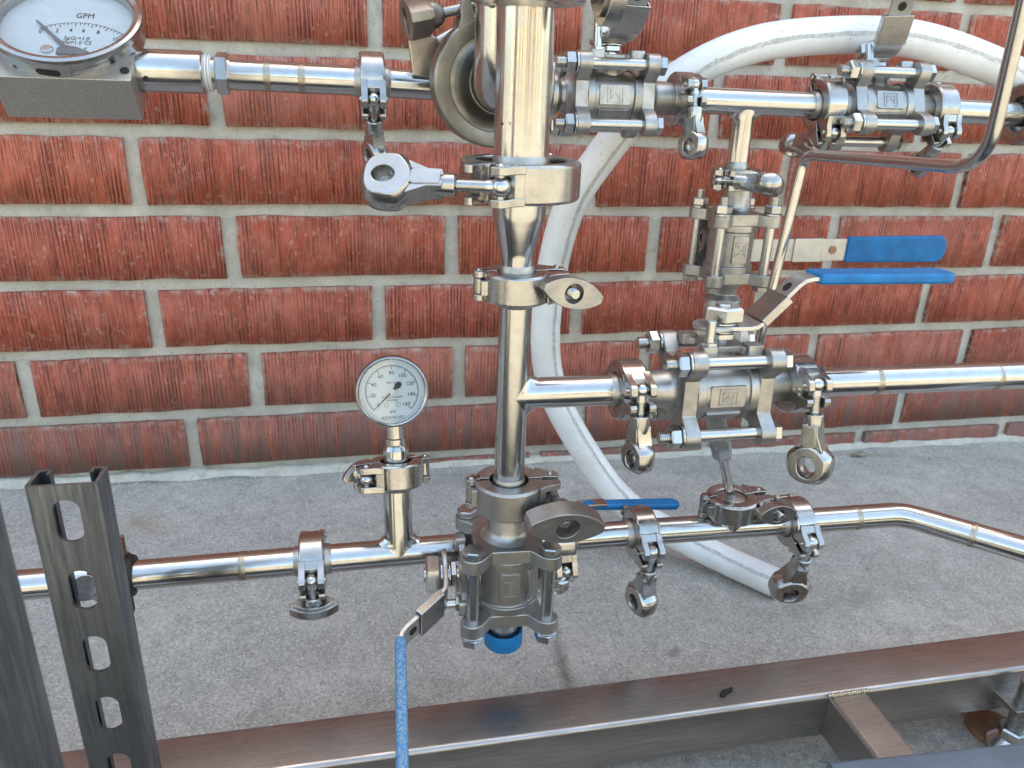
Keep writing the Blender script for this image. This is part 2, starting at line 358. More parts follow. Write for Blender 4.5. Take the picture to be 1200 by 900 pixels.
    def text(s, string, size, Mx, ext=.05, align='CENTER'):
        key = (string, size, ext, align)
        if key not in _TXT:
            cu = bpy.data.curves.new('lettering', 'FONT'); cu.body = string; cu.size = size; cu.extrude = ext; cu.resolution_u = 2
            cu.offset = size*.006 if size < 5 else 0; cu.align_x = align; cu.align_y = 'CENTER'
            ob = bpy.data.objects.new('lettering', cu); COL.objects.link(ob)
            me = ob.evaluated_get(bpy.context.evaluated_depsgraph_get()).to_mesh()
            _TXT[key] = ([v.co.copy() for v in me.vertices], [tuple(p.vertices) for p in me.polygons])
            bpy.data.objects.remove(ob); bpy.data.curves.remove(cu)
        return s.add(*_TXT[key], Mx)
    def mesh(s, name, material, ang=35):
        me = bpy.data.meshes.new(name)
        me.from_pydata([tuple(p*S) for p in s.v], [], s.f); me.materials.append(material)
        bm = bmesh.new(); bm.from_mesh(me); bmesh.ops.recalc_face_normals(bm, faces=bm.faces); bm.to_mesh(me); bm.free()
        me.polygons.foreach_set('use_smooth', [True]*len(me.polygons)); me.set_sharp_from_angle(angle=radians(ang)); me.update()
        return me
_TXT = {}
def frame(o, z, x=None):
    z = V(z).normalized()
    if x is None:
        x = V((1, 0, 0)) if abs(z.x) < .9 else V((0, 1, 0))
    x = V(x); x = (x - z*x.dot(z)).normalized(); y = z.cross(x)
    return Matrix(((x.x, y.x, z.x, o.x), (x.y, y.y, z.y, o.y), (x.z, y.z, z.z, o.z), (0, 0, 0, 1)))
def axes(o, x, y, z):
    return Matrix(((x.x, y.x, z.x, o.x), (x.y, y.y, z.y, o.y), (x.z, y.z, z.z, o.z), (0, 0, 0, 1)))
def rrect(w, h, r, n=5, cx=0, cy=0):
    out = []
    for qx, qy, a0 in ((1, 1, 0), (-1, 1, 90), (-1, -1, 180), (1, -1, 270)):
        for i in range(n+1):
            a = radians(a0+90*i/n); out.append((cx+qx*(w/2-r)+r*cos(a), cy+qy*(h/2-r)+r*sin(a)))
    return out
def tag(o, label=None, cat=None, group=None, kind=None):
    for k, v in (('label', label), ('category', cat), ('group', group), ('kind', kind)):
        if v: o[k] = v
    return o
def thing(name, label, cat, Mx, group=None):
    o = bpy.data.objects.new(name, None); COL.objects.link(o); o.empty_display_size = .01
    T = Mx.copy(); T.translation = T.translation*S; o.matrix_world = T
    return tag(o, label, cat, group)
def link(name, me, parent=None, bevel=0, seg=2):
    o = bpy.data.objects.new(name, me); COL.objects.link(o)
    if parent: o.parent = parent
    if bevel:
        bv = o.modifiers.new('edge', 'BEVEL'); bv.width = bevel*S; bv.segments = seg; bv.limit_method = 'ANGLE'; bv.angle_limit = radians(38); bv.harden_normals = True
    return o
def part(name, b, m, parent=None, bevel=0, ang=35): return link(name, b.mesh(name, M[m], ang), parent, bevel)
def copy_tree(o, Mx, label=None, group=None):
    c = o.copy(); COL.objects.link(c)
    if Mx is not None:
        T = Mx.copy(); T.translation = T.translation*S; c.matrix_world = T
    if label: c['label'] = label
    for ch in list(o.children):
        d = copy_tree(ch, None); d.parent = c
    return c
I4 = Matrix.Identity(4)

# ------------------------------------------------------------------ ground and wall
def loc(o): return Matrix.Translation(V(o))
g = B(); n = 1
g.box((1000, -30000, -120), (160000, 200000, 100))
fl = part('yard_ground', g, 'paving'); tag(fl, kind='structure')
g = B(); g.box((1000, -1035, -116), (60000, 690, 104))
fl = part('asphalt_strip', g, 'tarmac'); tag(fl, kind='structure')
g = B(); g.box((850, -195, -52), (5200, 1030, 104))
for p in g.v: p.z += floor_z(p.x)
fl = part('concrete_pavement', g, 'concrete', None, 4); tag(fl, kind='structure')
# sunlit yard far behind the camera: it shows only as the warm band in the polished steel
yb = B(); yb.box((0, -20000, 1900), (80000, 300, 3800)); yo = part('yard_wall', yb, 'yard'); tag(yo, kind='structure')
db = B(); rr = random.Random(21)
x = -26000
while x < 27000:
    w_ = rr.uniform(900, 3000); db.box((x+w_/2, -19800, 1600), (w_, 160, 3200)); x += w_ + rr.uniform(900, 3600)
do = part('added_stripe_panels', db, 'tarmac'); tag(do, kind='structure')  # unseen dark panels, added to break the steel's reflections into stripes

BED_PX = {0: [(20, 563), (220, 550), (397, 544), (1050, 500.8)], 1: [(0, 497), (397, 480), (560, 469.3)], 2: [(0, 418), (397, 407), (517, 402.7), (933, 389.9), (1197, 378.7)],
          3: [(0, 336.7), (397, 331.7), (517, 327.7), (1187, 317.9)], 4: [(0, 248.3), (397, 248), (987, 247.5), (1197, 247.5)], 5: [(0, 152.7), (397, 156), (1133, 174)],
          6: [(200, 51), (300, 57), (450, 65), (930, 80), (1133, 93)], 7: [(1000, 3), (1180, 10.7)]}
BED = {k: sum(P(u, v, 0).z for u, v in p)/len(p) for k, p in BED_PX.items()}
BED[-1] = BED[0]-99; BED[8] = BED[7]+101; BED[9] = BED[8]+101
HEAD_PX = {0: [(225.5, 520), (1054, 483)], 1: [(31, 457), (299, 446), (538.3, 437), (956, 395), (1132, 402)], 2: [(181, 375), (443.3, 366), (675, 381), (1083.5, 352)],
           3: [(269.3, 288), (529.5, 290), (766, 285), (979, 266), (1164.5, 284)], 4: [(157.5, 200), (441.7, 236), (918, 218), (1121, 230)], 5: [(253, 140), (1080, 150)],
           6: [(440, 25), (690, 25), (1120, 80)]}
LB = 310.0
wall = thing('brick_wall', 'tall red brick building wall with wide grey mortar joints behind the steel pipes', 'wall', loc((0, 0, 0)))
mo = B()
nx, nz = 60, 30
mo.box((900, 110, 400), (3600, 206, 1160))
part('mortar', mo, 'mortar', wall)
ub = B(); ub.box((900, 110, 980+720), (9000, 212, 1440)); part('upper_brickwork', ub, 'upper', wall)
sb = B(); sb.box((-2250, 110, 490), (2700, 212, 980)); sb.box((4050, 110, 490), (2700, 212, 980)); part('side_brickwork', sb, 'upper', wall)
def brick_mesh(i):
    rr = random.Random(50+i); pts = []
    def j(a): return rr.uniform(-a, a)
    nn = 7
    for k in range(nn): pts.append((-.5+k/nn if k else -.497, -.5, 0))
    for k in range(2): pts.append((.5, -.5+k/2, 1))
    for k in range(nn): pts.append((.5-k/nn, .5, 0))
    for k in range(2): pts.append((-.5, .5-k/2, 1))
    out = [(x*1000+j(3.4), z*1000+j(15)) for x, z, e in pts]
    b = B(); Mx = Matrix(((1, 0, 0, 0), (0, 0, 1, 0), (0, 1, 0, 0), (0, 0, 0, 1)))
    inn = [(x*.994, z*.975) for x, z in out]
    n = len(out)
    vs = [V((x, 0, z)) for x, z in inn] + [V((x, .02, z)) for x, z in out] + [V((x, .6, z)) for x, z in out]
    vs = [V((p.x, p.y*100, p.z)) for p in vs]
    fs = [tuple(range(n))] + [(n+i, n+(i+1) % n, (i+1) % n, i) for i in range(n)] + [(2*n+i, 2*n+(i+1) % n, n+(i+1) % n, n+i) for i in range(n)]
    b.add(vs, fs)
    return b.mesh('brick', M['brick'], 30)
BM = [brick_mesh(i) for i in range(8)]
for k in range(-1, 9):
    xs = sorted(P(u, v, 0).x for u, v in HEAD_PX.get(k, []))
    if not xs: xs = [-60 if k % 2 else 95]
    full = []
    for a, c in zip(xs, xs[1:]):
        q = max(1, round((c-a)/LB)); full += [a+(c-a)*t/q for t in range(q)]
    full.append(xs[-1])
    while full[0] > -800: full.insert(0, full[0]-LB-random.uniform(-4, 4))
    while full[-1] < 2550: full.append(full[-1]+LB+random.uniform(-4, 4))
    z0 = BED[k]+7.8; z1 = BED[k+1]-7.8
    for a, c in zip(full, full[1:]):
        o = link('brick', random.choice(BM), wall)
        o.location = ((a+c)/2*S, random.uniform(-.9, .9)*S-.001, (z0+z1)/2*S + random.uniform(-.0006, .0006))
        o.scale = ((c-a-random.uniform(17, 21.5))/1000, 1, (z1-z0)/1000)
        o.rotation_euler = (0, random.uniform(-.0025, .0025), random.uniform(-.003, .003))
# smeared mortar along the foot of the wall
fb = B(); rr = random.Random(3); k = 110; vs = []; fs = []
for i in range(k):
    x = -800+i*3300/(k-1); d = 4+rr.random()*8+7*sin(i*.55)**2*rr.random(); h = 7+rr.random()*6
    q0 = floor_z(x); vs += [V((x, 6, h+q0)), V((x, -d*.4, h*.7+q0)), V((x, -d, .5+q0)), V((x, 6, .5+q0))]
for i in range(k-1):
    for j in range(3): fs.append((i*4+j, i*4+j+1, i*4+5+j, i*4+4+j))
fb.add(vs, fs); part('mortar_fillet', fb, 'mortar', wall, ang=60)

# ------------------------------------------------------------------ hygienic clamps
# local frame: Z = pipe axis, +X = closing side, swing bolt runs from +Y to -Y with the wing nut on -Y
def clamp(c, axis, e, t, R, w, wing, label, rot=0, nut=0, wl=1.0, swing=0, gap=6, lug=13, lip=None, mt_='clamp', wmt='clamp', tilt=0):
    ax = V(axis).normalized(); x = V(e); x = (x-ax*x.dot(ax)).normalized()
    z = ax; y = z.cross(x)
    if (-y).dot(V(t)) < 0: z = -ax; y = z.cross(x)
    T = thing('pipe_clamp', label, 'pipe clamp', axes(V(c), x, y, z), 'hinged clamps joining the steel tubes')
    ri = R-4.6; h = w/2; lp = lip or max(R*.56, 14.2)
    for sg in (1, -1):
        b = B(); nn = 22; vs = []; fs = []
        cs = [(lp, -h+.4), (lp+1, -h), (R-1.6, -h), (R, -h+1.8), (R, h-1.8), (R-1.6, h), (lp+1, h), (lp, h-.4), (lp, h-2.2), (ri, h*.3), (ri, -h*.3), (lp, -h+2.2)]; nc = len(cs)
        for q in range(nn+1):
            a = radians(3+q*172/nn)*sg; ca, sa = cos(a), sin(a)
            vs += [V((r_*ca, r_*sa, z_)) for r_, z_ in cs]
        for q in range(nn):
            for j in range(nc):
                f = (q*nc+j, q*nc+(j+1) % nc, q*nc+nc+(j+1) % nc, q*nc+nc+j); fs.append(f if sg < 0 else f[::-1])
        e0_, e1_ = tuple(range(nc)), tuple(range(nn*nc, nn*nc+nc)); fs += [e0_ if sg > 0 else e0_[::-1], e1_[::-1] if sg > 0 else e1_]
        b.add(vs, fs)
        # forked lug
        g = gap/2*sg; pt = 5.6
        y1 = 11.5 if sg > 0 else 9.5
        poly = [(R-5, g), (R+lug, g), (R+lug+1.2, g+2*sg), (R+lug+.6, g+(y1-3.5)*sg), (R+lug-2.5, g+(y1-1)*sg), (R+3, g+(y1+1)*sg), (R-4.5, g+(y1+6)*sg)]
        if sg < 0: poly = poly[::-1]
        for zz in (-1, 1):
            a0, a1 = sorted((zz*(h-.2), zz*(h-.2-pt))); b.prism(poly, a0, a1)
        pb = [(R-5.2, g), (R+2.2, g), (R+1, g+(y1+1)*sg), (R-5, g+(y1+5)*sg)]
        if sg < 0: pb = pb[::-1]
        b.prism(pb, -h+.6, h-.6)
        # hinge knuckles
        if sg > 0:
            for zz in (-1, 1):
                b.cyl((-(R+2.5), 2, zz*h), (-(R+2.5), 2, zz*(h-5.2)), 5.2, n=18); b.box((-(R-1), 5, zz*(h-2.6)), (8, 9, 5.2))
        else:
            b.cyl((-(R+2.5), 2, -(h-5.6)), (-(R+2.5), 2, h-5.6), 4.6, n=18); b.box((-(R-.5), -4, 0), (7, 11, w-11.4))
        part('jaw', b, mt_, T, .7)
    b = B(); b.rod((-(R+2.5), 2, -h-1.3), (-(R+2.5), 2, h+1.3), 2.6, 14, 1.0); part('hinge_pin', b, 'bolt', T)
    # swing bolt
    bk = max(1, wl*.9)
    ey = gap/2+5; ex = R+lug-6
    dr = V((sin(radians(swing)), -cos(radians(swing)), (1 if z.z > 0 else -1)*tilt)).normalized()
    eo = V((ex, ey, 0))
    b = B(); b.ball(eo, 5.6*bk, 18); b.rod((ex, ey, -h-1.6), (ex, ey, h+1.6), 2.4, 14, 1.0)
    b.cyl(eo, eo+dr*9, 3.9*bk, n=18); b.thread(eo+dr*9, eo+dr*(42+gap+nut), 3.75*bk, 1.5)
    part('swing_bolt', b, 'bolt', T)
    # wing nut, built along +z of its own frame and laid along the bolt
    b = B(); b0 = eo + dr*(17+gap+nut)
    zz = dr; xx = V((0, 0, 1)); xx = (xx-zz*xx.dot(zz)).normalized(); yy = zz.cross(xx)
    F = axes(b0, xx, yy, zz) @ Matrix.Rotation(radians(rot), 4, 'Z')
    k = wl
    if wing == 'lens':                      # pointed-oval head with a counterbore that shows the bolt end
        b.lathe([(5.2, -1), (6.8, 0), (7.2*k, 4), (8.6*k, 8*k), (8.6*k, 8*k+2.5)], (0, 0, 0), (0, 0, 1), 26, F)
        def lens(L, W, nn=40):
            r = (L*L+W*W)/(2*W); a = atan2(L, r-W); o = []
            a *= .88
            for i in range(nn//2): q = -a+2*a*i/(nn//2-1); o.append((r*sin(q), r*cos(q)-(r-W)))
            for i in range(nn//2): q = a-2*a*i/(nn//2-1); o.append((r*sin(q), -(r*cos(q)-(r-W))))
            return o
        ou = lens(27*k, 11.5*k); inn = []
        for x_, y_ in ou: d = sqrt(x_*x_+y_*y_); inn.append((x_/d*7.4*k, y_/d*7.4*k))
        ou2 = lens(22*k, 9.5*k)
        h0, h1 = 8*k, 22.5*k
        n = len(ou)
        b.ringprism(ou, inn, h0+3, h1, F); b.prism(ou2, h0, h0+3.05, F)
        b.rod(V((0, 0, h0)), V((0, 0, h1-4.5)), 4.0, 14, .8, F)
    else:                                   # flat paddle with a big finger hole, thin neck at the bolt
        b.lathe([(6, -1), (7.8, 0), (7.8, 8), (7.2, 12), (6.4, 17*k)], (0, 0, 0), (0, 0, 1), 24, F)
        ou = []; inn = []; nn = 48; cy = 33*k
        for i in range(nn):
            a = 2*pi*i/nn; ux, uy = sin(a), cos(a)
            r = 14.5*k/(abs(ux)**2.6+abs(uy)**2.6)**(1/2.6)
            if uy > .3: r *= 1-.05*uy
            x_, y_ = ux*r, -uy*r*1.0
            if y_ < -6*k: x_ *= 1 - .42*min(1, (-y_-6*k)/(9*k))
            ou.append((x_, y_+cy)); hs_ = .78 if wing == 'scoop' else 1; inn.append((5.6*k*ux*.9*hs_, -uy*6.2*k*hs_+cy+2.0*k))
        Q = F @ Matrix(((1, 0, 0, 0), (0, 0, -1, 0), (0, 1, 0, 0), (0, 0, 0, 1)))      # polygon y -> bolt direction
        nn = len(ou); vs = []; fs = []
        lv = [(-8.0*k, .80), (-4.0*k, 1), (4.0*k, 1), (8.0*k, .80)]
        for hh, q in lv:
            vs += [V((x_*q, (y_-cy)*q+cy, hh)) for x_, y_ in ou]
        for hh, q in ((8.0*k, 1.22), (2.4*k, .97), (-2.4*k, .97), (-8.0*k, 1.22)):
            vs += [V((x_*q, (y_-cy)*q+cy, hh)) for x_, y_ in inn]
        for r_ in range(8):
            for i in range(nn):
                j = (i+1) % nn; r2 = (r_+1) % 8
                fs.append((r_*nn+i, r_*nn+j, r2*nn+j, r2*nn+i))
        b.add(vs, fs, Q)
        if wing == 'scoop': b.prism([(x_*.98, y_) for x_, y_ in inn], -1.6*k, .6*k, Q)
        for s2 in (-1, 1):                  # shoulders from the neck into the paddle
            b.prism([(s2*2, 7), (s2*6.4, 8), (s2*6.6, 13*k), (s2*9.5*k, 24*k), (s2*5*k, 22*k), (s2*2, 18*k)][::s2], -6.6*k, 6.6*k, Q)
        b.prism([(-5, 9), (5, 9), (6, 20*k), (3, 23.5*k), (-3, 23.5*k), (-6, 20*k)], -7.2*k, 7.2*k, Q)
    part('wing_nut', b, wmt, T, .6, 40)
    return T

# ------------------------------------------------------------------ three-piece ball valves
# local frame: X = flow, Z = stem, front = -Y
def plate_outline(cn, rl, half, rc, n=112):
    o = []
    for i in range(n):
        a = 2*pi*i/n; u = (cos(a), sin(a)); r = min(half/max(abs(u[0]), abs(u[1])), rc)
        cx = cn if u[0] > 0 else -cn; cy = cn if u[1] > 0 else -cn
        bb = u[0]*cx+u[1]*cy; disc = bb*bb-(2*cn*cn-rl*rl)
        if disc > 0: r = max(r, bb+sqrt(disc))
        o.append((r*u[0], r*u[1]))
    return o
EMB = [((-7, -6), (-7, 6)), ((-7, 6), (7, 6)), ((-7, -6), (-3.5, -6)), ((3.5, -6), (7, -6)), ((7, 6), (7, -6)),
       ((-4.2, 3.2), (4.2, 3.2)), ((-4.2, 3.2), (-4.2, -3.4)), ((-4.2, -3.4), (0, 1.2)), ((0, 1.2), (4.2, -3.4)), ((4.2, -3.4), (4.2, 3.2))]
def valve(c, x, z, label, k=1.0, panel='-Y', code=None, ends=(64, 64), lever=None, nutdir=-1, blank=False, tips=True, Rf=20, kr=1.0):
    x = V(x).normalized(); z = V(z); z = (z-x*z.dot(x)).normalized(); y = z.cross(x)
    T = thing('ball_valve', label, 'ball valve', axes(V(c), x, y, z), 'three-piece steel ball valves')
    def s(v): return v*k
    def rq(v): return v*k*kr
    dz = 21*k*(kr-1)
    cn = rq(25); L0 = s(24.5); L1 = s(37)
    YZ = Matrix(((0, 0, 1, 0), (1, 0, 0, 0), (0, 1, 0, 0), (0, 0, 0, 1)))          # prism z -> X, poly (x, y) -> (Y, Z)
    b = B(); b.lathe([(rq(19), -L0-1), (rq(23.2), -L0-.8), (rq(23.2), -L0+s(6)), (rq(21.2), -L0+s(6.8)), (rq(21.2), L0-s(6.8)), (rq(23.2), L0-s(6)), (rq(23.2), L0+.8), (rq(19), L0+1)], (0, 0, 0), (1, 0, 0), 48)
    PF = {'-Y': Matrix(((1, 0, 0, 0), (0, 0, -1, 0), (0, 1, 0, 0), (0, 0, 0, 1))), '-Z': Matrix(((1, 0, 0, 0), (0, -1, 0, 0), (0, 0, -1, 0), (0, 0, 0, 1)))}[panel]
    b.prism(rrect(s(29), s(17), 1.2, 2), rq(17), rq(21.9), PF)
    b.prism(rrect(s(29), s(15), 1.2, 2), rq(14), rq(22.0), PF @ Matrix.Rotation(radians(52), 4, 'X'))
    b.cyl((0, 0, s(16)), (0, 0, s(30)+dz), s(13), n=32)
    part('body', b, 'cast', T, .5)
    e = B()
    for p0, p1 in EMB:
        a, d = V((p0[0]*k, p0[1]*k, rq(21.9))), V((p1[0]*k, p1[1]*k, rq(21.9))); q = d-a
        F = PF @ axes((a+d)/2, q.normalized(), V((0, 0, 1)).cross(q.normalized()), V((0, 0, 1))); e.box((0, 0, .1), (q.length+.9, .9, 1.0), F)
    part('maker_emblem', e, 'cast', T)
    if code:
        e = B(); e.text(code, s(7.5), PF @ Matrix.Translation(V((0, rq(-12.5) if panel == '-Z' else rq(12.5), s(18.4)))), .6); part('cast_lettering', e, 'cast', T)
    pl = plate_outline(cn, s(9.8), rq(22.5), rq(26.5))
    for sg in (-1, 1):
        b = B(); a0, a1 = sorted((sg*(L0+.6), sg*L1)); b.prism(pl, a0, a1, YZ)
        if ends[0 if sg < 0 else 1]:
            rh = s(15.2); H = max(6, ends[0 if sg < 0 else 1]-L1-14.3)
            b.lathe([(rh+s(8), L1-.5), (rh+s(3.2), L1+s(1.6)), (rh+s(.8), L1+s(4)), (rh, L1+s(6.5)), (rh-s(1), L1+H), (rh-s(1.5), L1+H+4), (Rf-1, L1+H+9), (Rf, L1+H+10), (Rf, L1+H+14), (12, L1+H+14.5)], (0, 0, 0), (sg, 0, 0), 40)
        elif blank:
            b.lathe([(s(18), L1-.5), (s(17), L1+s(9)), (s(14), L1+s(10))], (0, 0, 0), (sg, 0, 0), 36)
        part('end_cap', b, 'cast', T, .9)
    for sy in (-1, 1):
        for sz in (-1, 1):
            d = nutdir
            b = B(); b.cyl((-L1, sy*cn, sz*cn), (L1, sy*cn, sz*cn), s(5.1), n=20)
            b.hexa((-d*L1, sy*cn, sz*cn), (-d*(L1+s(6.5)), sy*cn, sz*cn), s(8.8), rot=.3)
            bo = part('tie_bolt', b, 'bolt', T)
            b = B(); b.rod((d*(L1+.1), sy*cn, sz*cn), (d*(L1+s(2)), sy*cn, sz*cn), s(9.6), 22, .4); part('washer', b, 'bolt', bo)
            b = B(); b.hexa((d*(L1+s(2.2)), sy*cn, sz*cn), (d*(L1+s(10.5)), sy*cn, sz*cn), s(9.4), rot=.2+sy*.3); tips and b.thread((d*(L1+s(9)), sy*cn, sz*cn), (d*(L1+s(19)), sy*cn, sz*cn), s(5), 1.7); part('nut', b, 'bolt', bo)
    # mounting pad with four square lugs
    b = B(); b.prism(plate_outline(s(18.5), s(6.5), s(16), s(20)), s(29), s(34)); 
    for sx in (-1, 1):
        for sy in (-1, 1): b.prism(rrect(s(13), s(13), 2.2, 3, sx*s(18.5), sy*s(18.5)), s(28.4), s(36.5))
    for p_ in b.v: p_.z += dz
    part('mounting_pad', b, 'cast', T, .5)
    if lever: 
        rho, blue, st, ln, off, drop = (tuple(lever)+(0, 0))[:6]
        RZ = Matrix.Translation(V((drop, 0, dz))) @ Matrix.Rotation(radians(rho), 4, 'Z')
        b = B(); b.cyl((0, 0, s(30)), (0, 0, s(56)), s(6.2), n=22); b.hexa((0, 0, s(37)), (0, 0, s(42)), s(11.5)); b.rod((0, 0, s(42.2)), (0, 0, s(43.5)), s(11), 24, .3)
        b.hexa((0, 0, s(50.5)), (0, 0, s(62.5)), s(16), rot=.25); b.rod((0, 0, s(48.6)), (0, 0, s(50.4)), s(12), 28, .4); b.rod((0, 0, s(62)), (0, 0, s(64)), s(6), 18, .6)
        for p_ in b.v: p_.z += dz
        part('stem_nut', b, 'bolt', T)
        b = B(); b.rod((s(-17), s(-17.5), s(36)), (s(-17), s(-17.5), s(55)), s(3.8), 16, .6, Matrix.Translation(V((0, 0, dz)))); b.hexa((s(-17), s(-17.5), s(36)), (s(-17), s(-17.5), s(39)), s(6.5), Matrix.Translation(V((0, 0, dz)))); part('stop_pin', b, 'bolt', T)
        # handle strip: flat at the stem, bent up, then level
        zl = s(46.8); th = s(3.2)
        strip = [(s(-14), zl), (s(18), zl), (s(24), zl+1), (s(29), zl+5), (s(55), zl+s(32)), (s(60), zl+s(35.6)), (s(66), zl+s(37)), (s(66+st), zl+s(37))]
        b = B(); b.profile(strip[:4], th, s(27), RZ); b.lathe([(s(16), zl-s(2.2)), (s(16.4), zl-1), (s(16.4), zl+1)], (s(-6), 0, 0), (0, 0, 1), 28, RZ)
        ins = [strip[3], strip[4], strip[5], strip[6], strip[7]]
        b.profile(ins, th, s(27 if off > 20 else 21), RZ); lv = part('lever', b, 'zinc', T, .5)
        # folded lock clip over the sloping piece
        q0, q1 = V((s(28), 0, zl+s(4))), V((s(46.5), 0, zl+s(23))); dd = (q1-q0).normalized(); nn_ = V((-dd.z, 0, dd.x))
        b = B(); F = RZ @ axes((q0+q1)/2, dd, V((0, 1, 0)), dd.cross(V((0, 1, 0)))); hl = (q1-q0).length
        b.box((0, 0, th*.5+1.2), (hl, s(29), 1.8), F); b.box((0, 0, -th*.5-1.2), (hl, s(29), 1.8), F)
        for sy in (-1, 1): b.box((0, sy*s(13.6), 0), (hl*.995, 1.8, th+4.1), F)
        part('lock_clip', b, 'clamp', T, .8)
        b = B(); F2 = RZ @ axes(V((s(51.5), 0, zl+s(28.4))), dd, V((0, 1, 0)), dd.cross(V((0, 1, 0)))); b.lathe([(s(4), -th*.62), (s(4), th*.62)], (0, 0, 0), (0, 0, 1), 20, F2); part('lock_hole', b, 'dark', lv)
        if off > 20:
            b = B(); b.box((off+70-52, 0, zl+s(37)), (40, s(29), th+3.4), RZ); part('lock_clip', b, 'zinc', T, .8)
            b = B(); b.lathe([(s(5), zl+s(37)-th*.8), (s(5), zl+s(37)+th*.8)], (off+70-18, 0, 0), (0, 0, 1), 20, RZ); part('lock_hole', b, 'rust', lv)
        if blue:
            b = B(); xa = s(66)+4+off; xb = s(66)+ln; w2 = s(34 if off > 20 else 28); tk = s(8.5)
            pl2 = [(xa, -w2/2+1), (xb-w2*.35, -w2/2)] + [(xb-w2*.35+w2*.35*sin(radians(a)), -w2/2*cos(radians(a))) for a in range(15, 180, 15)] + [(xb-w2*.35, w2/2), (xa, w2/2-1)]
            b.prism(pl2, zl+s(37)-tk/2, zl+s(37)+tk/2, RZ); part('handle_sleeve', b, blue, lv, tk*.36)
    return T

# ------------------------------------------------------------------ tube spools
GT = 'stainless steel tube sections'
def spool(label, o, name='steel_tube'):
    return thing(name, label, 'steel tube', loc(o), GT)
class Spool:
    def __init__(s, label, o): s.o = V(o); s.root = spool(label, o); s.b = B()
    def L(s, p): return V(p)-s.o
    def run(s, a, b, r, r2=None): s.b.cyl(s.L(a), s.L(b), r, r2, 44)
    def path(s, pts, r, n=40): s.b.tube([s.L(p) for p in pts], r, n)
    def ferrule(s, p, d, r, Rf=20):                       # flared lip at p, body lies on the -d side
        b = B(); b.lathe([(r-.3, -17), (r+.9, -14), (r+1.2, -9), (Rf-3, -5.2), (Rf, -3.6), (Rf, -.15), (r-2, -.1)], s.L(p), V(d), 44); part('ferrule', b, 'cast', s.root)
    def weld(s, p, d, r):
        b = B(); b.lathe([(r+.02, -3.0), (r+.12, -1.6), (r+.32, 0), (r+.12, 1.6), (r+.02, 3.0)], s.L(p), V(d), 40, cap=False); part('weld_seam', b, 'weld', s.root)
    def saddle(s, p, d, mdir, R0, r):                        # filleted crotch where a branch leaves the run
        d = V(d).normalized(); mdir = V(mdir).normalized(); lat = d.cross(mdir); vs = []; fs = []; n = 48; k = 10; f = 9.5
        for i in range(k):
            a = radians(90*i/(k-1))
            for j in range(n):
                q = 2*pi*j/n; c_ = abs(cos(q))**.55; y = r*sin(q)*1.002; x = cos(q)*(r*1.002+(f-f*sin(a))*c_)
                h = sqrt(max(0, R0*R0-y*y))*.995 + (f-f*cos(a))*c_
                vs.append(s.L(p)+mdir*x+lat*y+d*h)
        for i in range(k-1):
            for j in range(n): fs.append((i*n+j, i*n+(j+1) % n, (i+1)*n+(j+1) % n, (i+1)*n+j))
        s.b.add(vs, fs)
    def done(s, mname='tube'):
        s.tube = part('tube', s.b, mname, s.root); return s.root
YV, YB, YU = -564.0, -520.0, -362.0
RV = 12.7
XV = P(602.5, 400, YV).x
def zb(x): return 181.4 if x < 500 else 181.4-(x-500)*.019
def B_(u, v): p = P(u, v, YB); return V((p.x, YB, zb(p.x)))       # a point on the low pipe
def U_(u): p = P(u, 92 if u < 600 else 123, YU); return V((p.x, YU, 582.5-(p.x-120)*.0155 if p.x < 450 else 574.0-(p.x-520)*.0085))
ZM = P(670, 458, YV).z
def M_(u): p = P(u, 452, YV); return V((p.x, YV, ZM-(p.x-430)*.012))
XX, YY, ZZ = V((1, 0, 0)), V((0, 1, 0)), V((0, 0, 1))

# --- low pipe
c6 = B_(367, 659); c7 = B_(750, 625); c8 = B_(930, 612); c19 = B_(655, 632)
s = Spool('long low steel tube running behind the slotted strut towards the pressure gauge', (-150, YB, 181.4))
s.run((-260, YB, 181.4), c6-XX*1, RV); s.ferrule(c6, XX, RV); w0 = B_(285, 665); s.weld(w0, XX, RV)
tx = B(); tx.text('4 SO L6-36', 6.2, Matrix.Translation(s.L(B_(325, 668))+V((0, -RV*.905-.02, -5.0))) @ Matrix.Rotation(radians(90+24), 4, 'X'), .12); part('etched_lettering', tx, 'grey_ink', s.root)
s.done()
LEAN = radians(12); UG = V((0, sin(LEAN), cos(LEAN))); NG = V((0, -cos(LEAN), sin(LEAN)))      # the gauge tee leans back towards the wall
gx = P(468, 645, YB).x; ga = V((gx, YB, 181.4)); zc5 = (PN(467, 553, ga, NG)-ga).dot(UG); g5 = ga + UG*zc5
s = Spool('steel tee whose riser carries the round pressure gauge', ga)
s.run(c6+XX*1, c19-XX*1, RV); s.run(ga, g5-UG, RV); s.saddle(ga, UG, XX, RV, RV); s.ferrule(g5, UG, RV); s.ferrule(c6, -XX, RV); s.ferrule(c19, XX, RV); s.done()
s = Spool('short low steel tube between the bottom valve and the drain tee', c7)
s.run(c19+XX, c7-XX, RV); s.ferrule(c19, -XX, RV); s.ferrule(c7, XX, RV); s.done()
dx = P(853, 612, YB).x; da = V((dx, YB, zb(dx))); zc15 = P(853, 592, YB).z
s = Spool('low steel drain tee standing under the clamp with the thin vertical drain stem', da)
s.run(c7+XX, c8-XX, RV); s.run(da, V((dx, YB, zc15-1)), RV); s.saddle(da, ZZ, XX, RV, RV); s.ferrule(V((dx, YB, zc15)), ZZ, RV); s.ferrule(c7, -XX, RV); s.ferrule(c8, XX, RV); s.done()
e0 = B_(1040, 606); d45 = V((cos(radians(45)), -sin(radians(45)), 0)); pts = [c8+XX, e0]
tt = 16
for i in range(1, 13):
    q = i/12; pts.append(e0 + XX*(2*q*(1-q)*tt + q*q*tt) + d45*(q*q*tt))
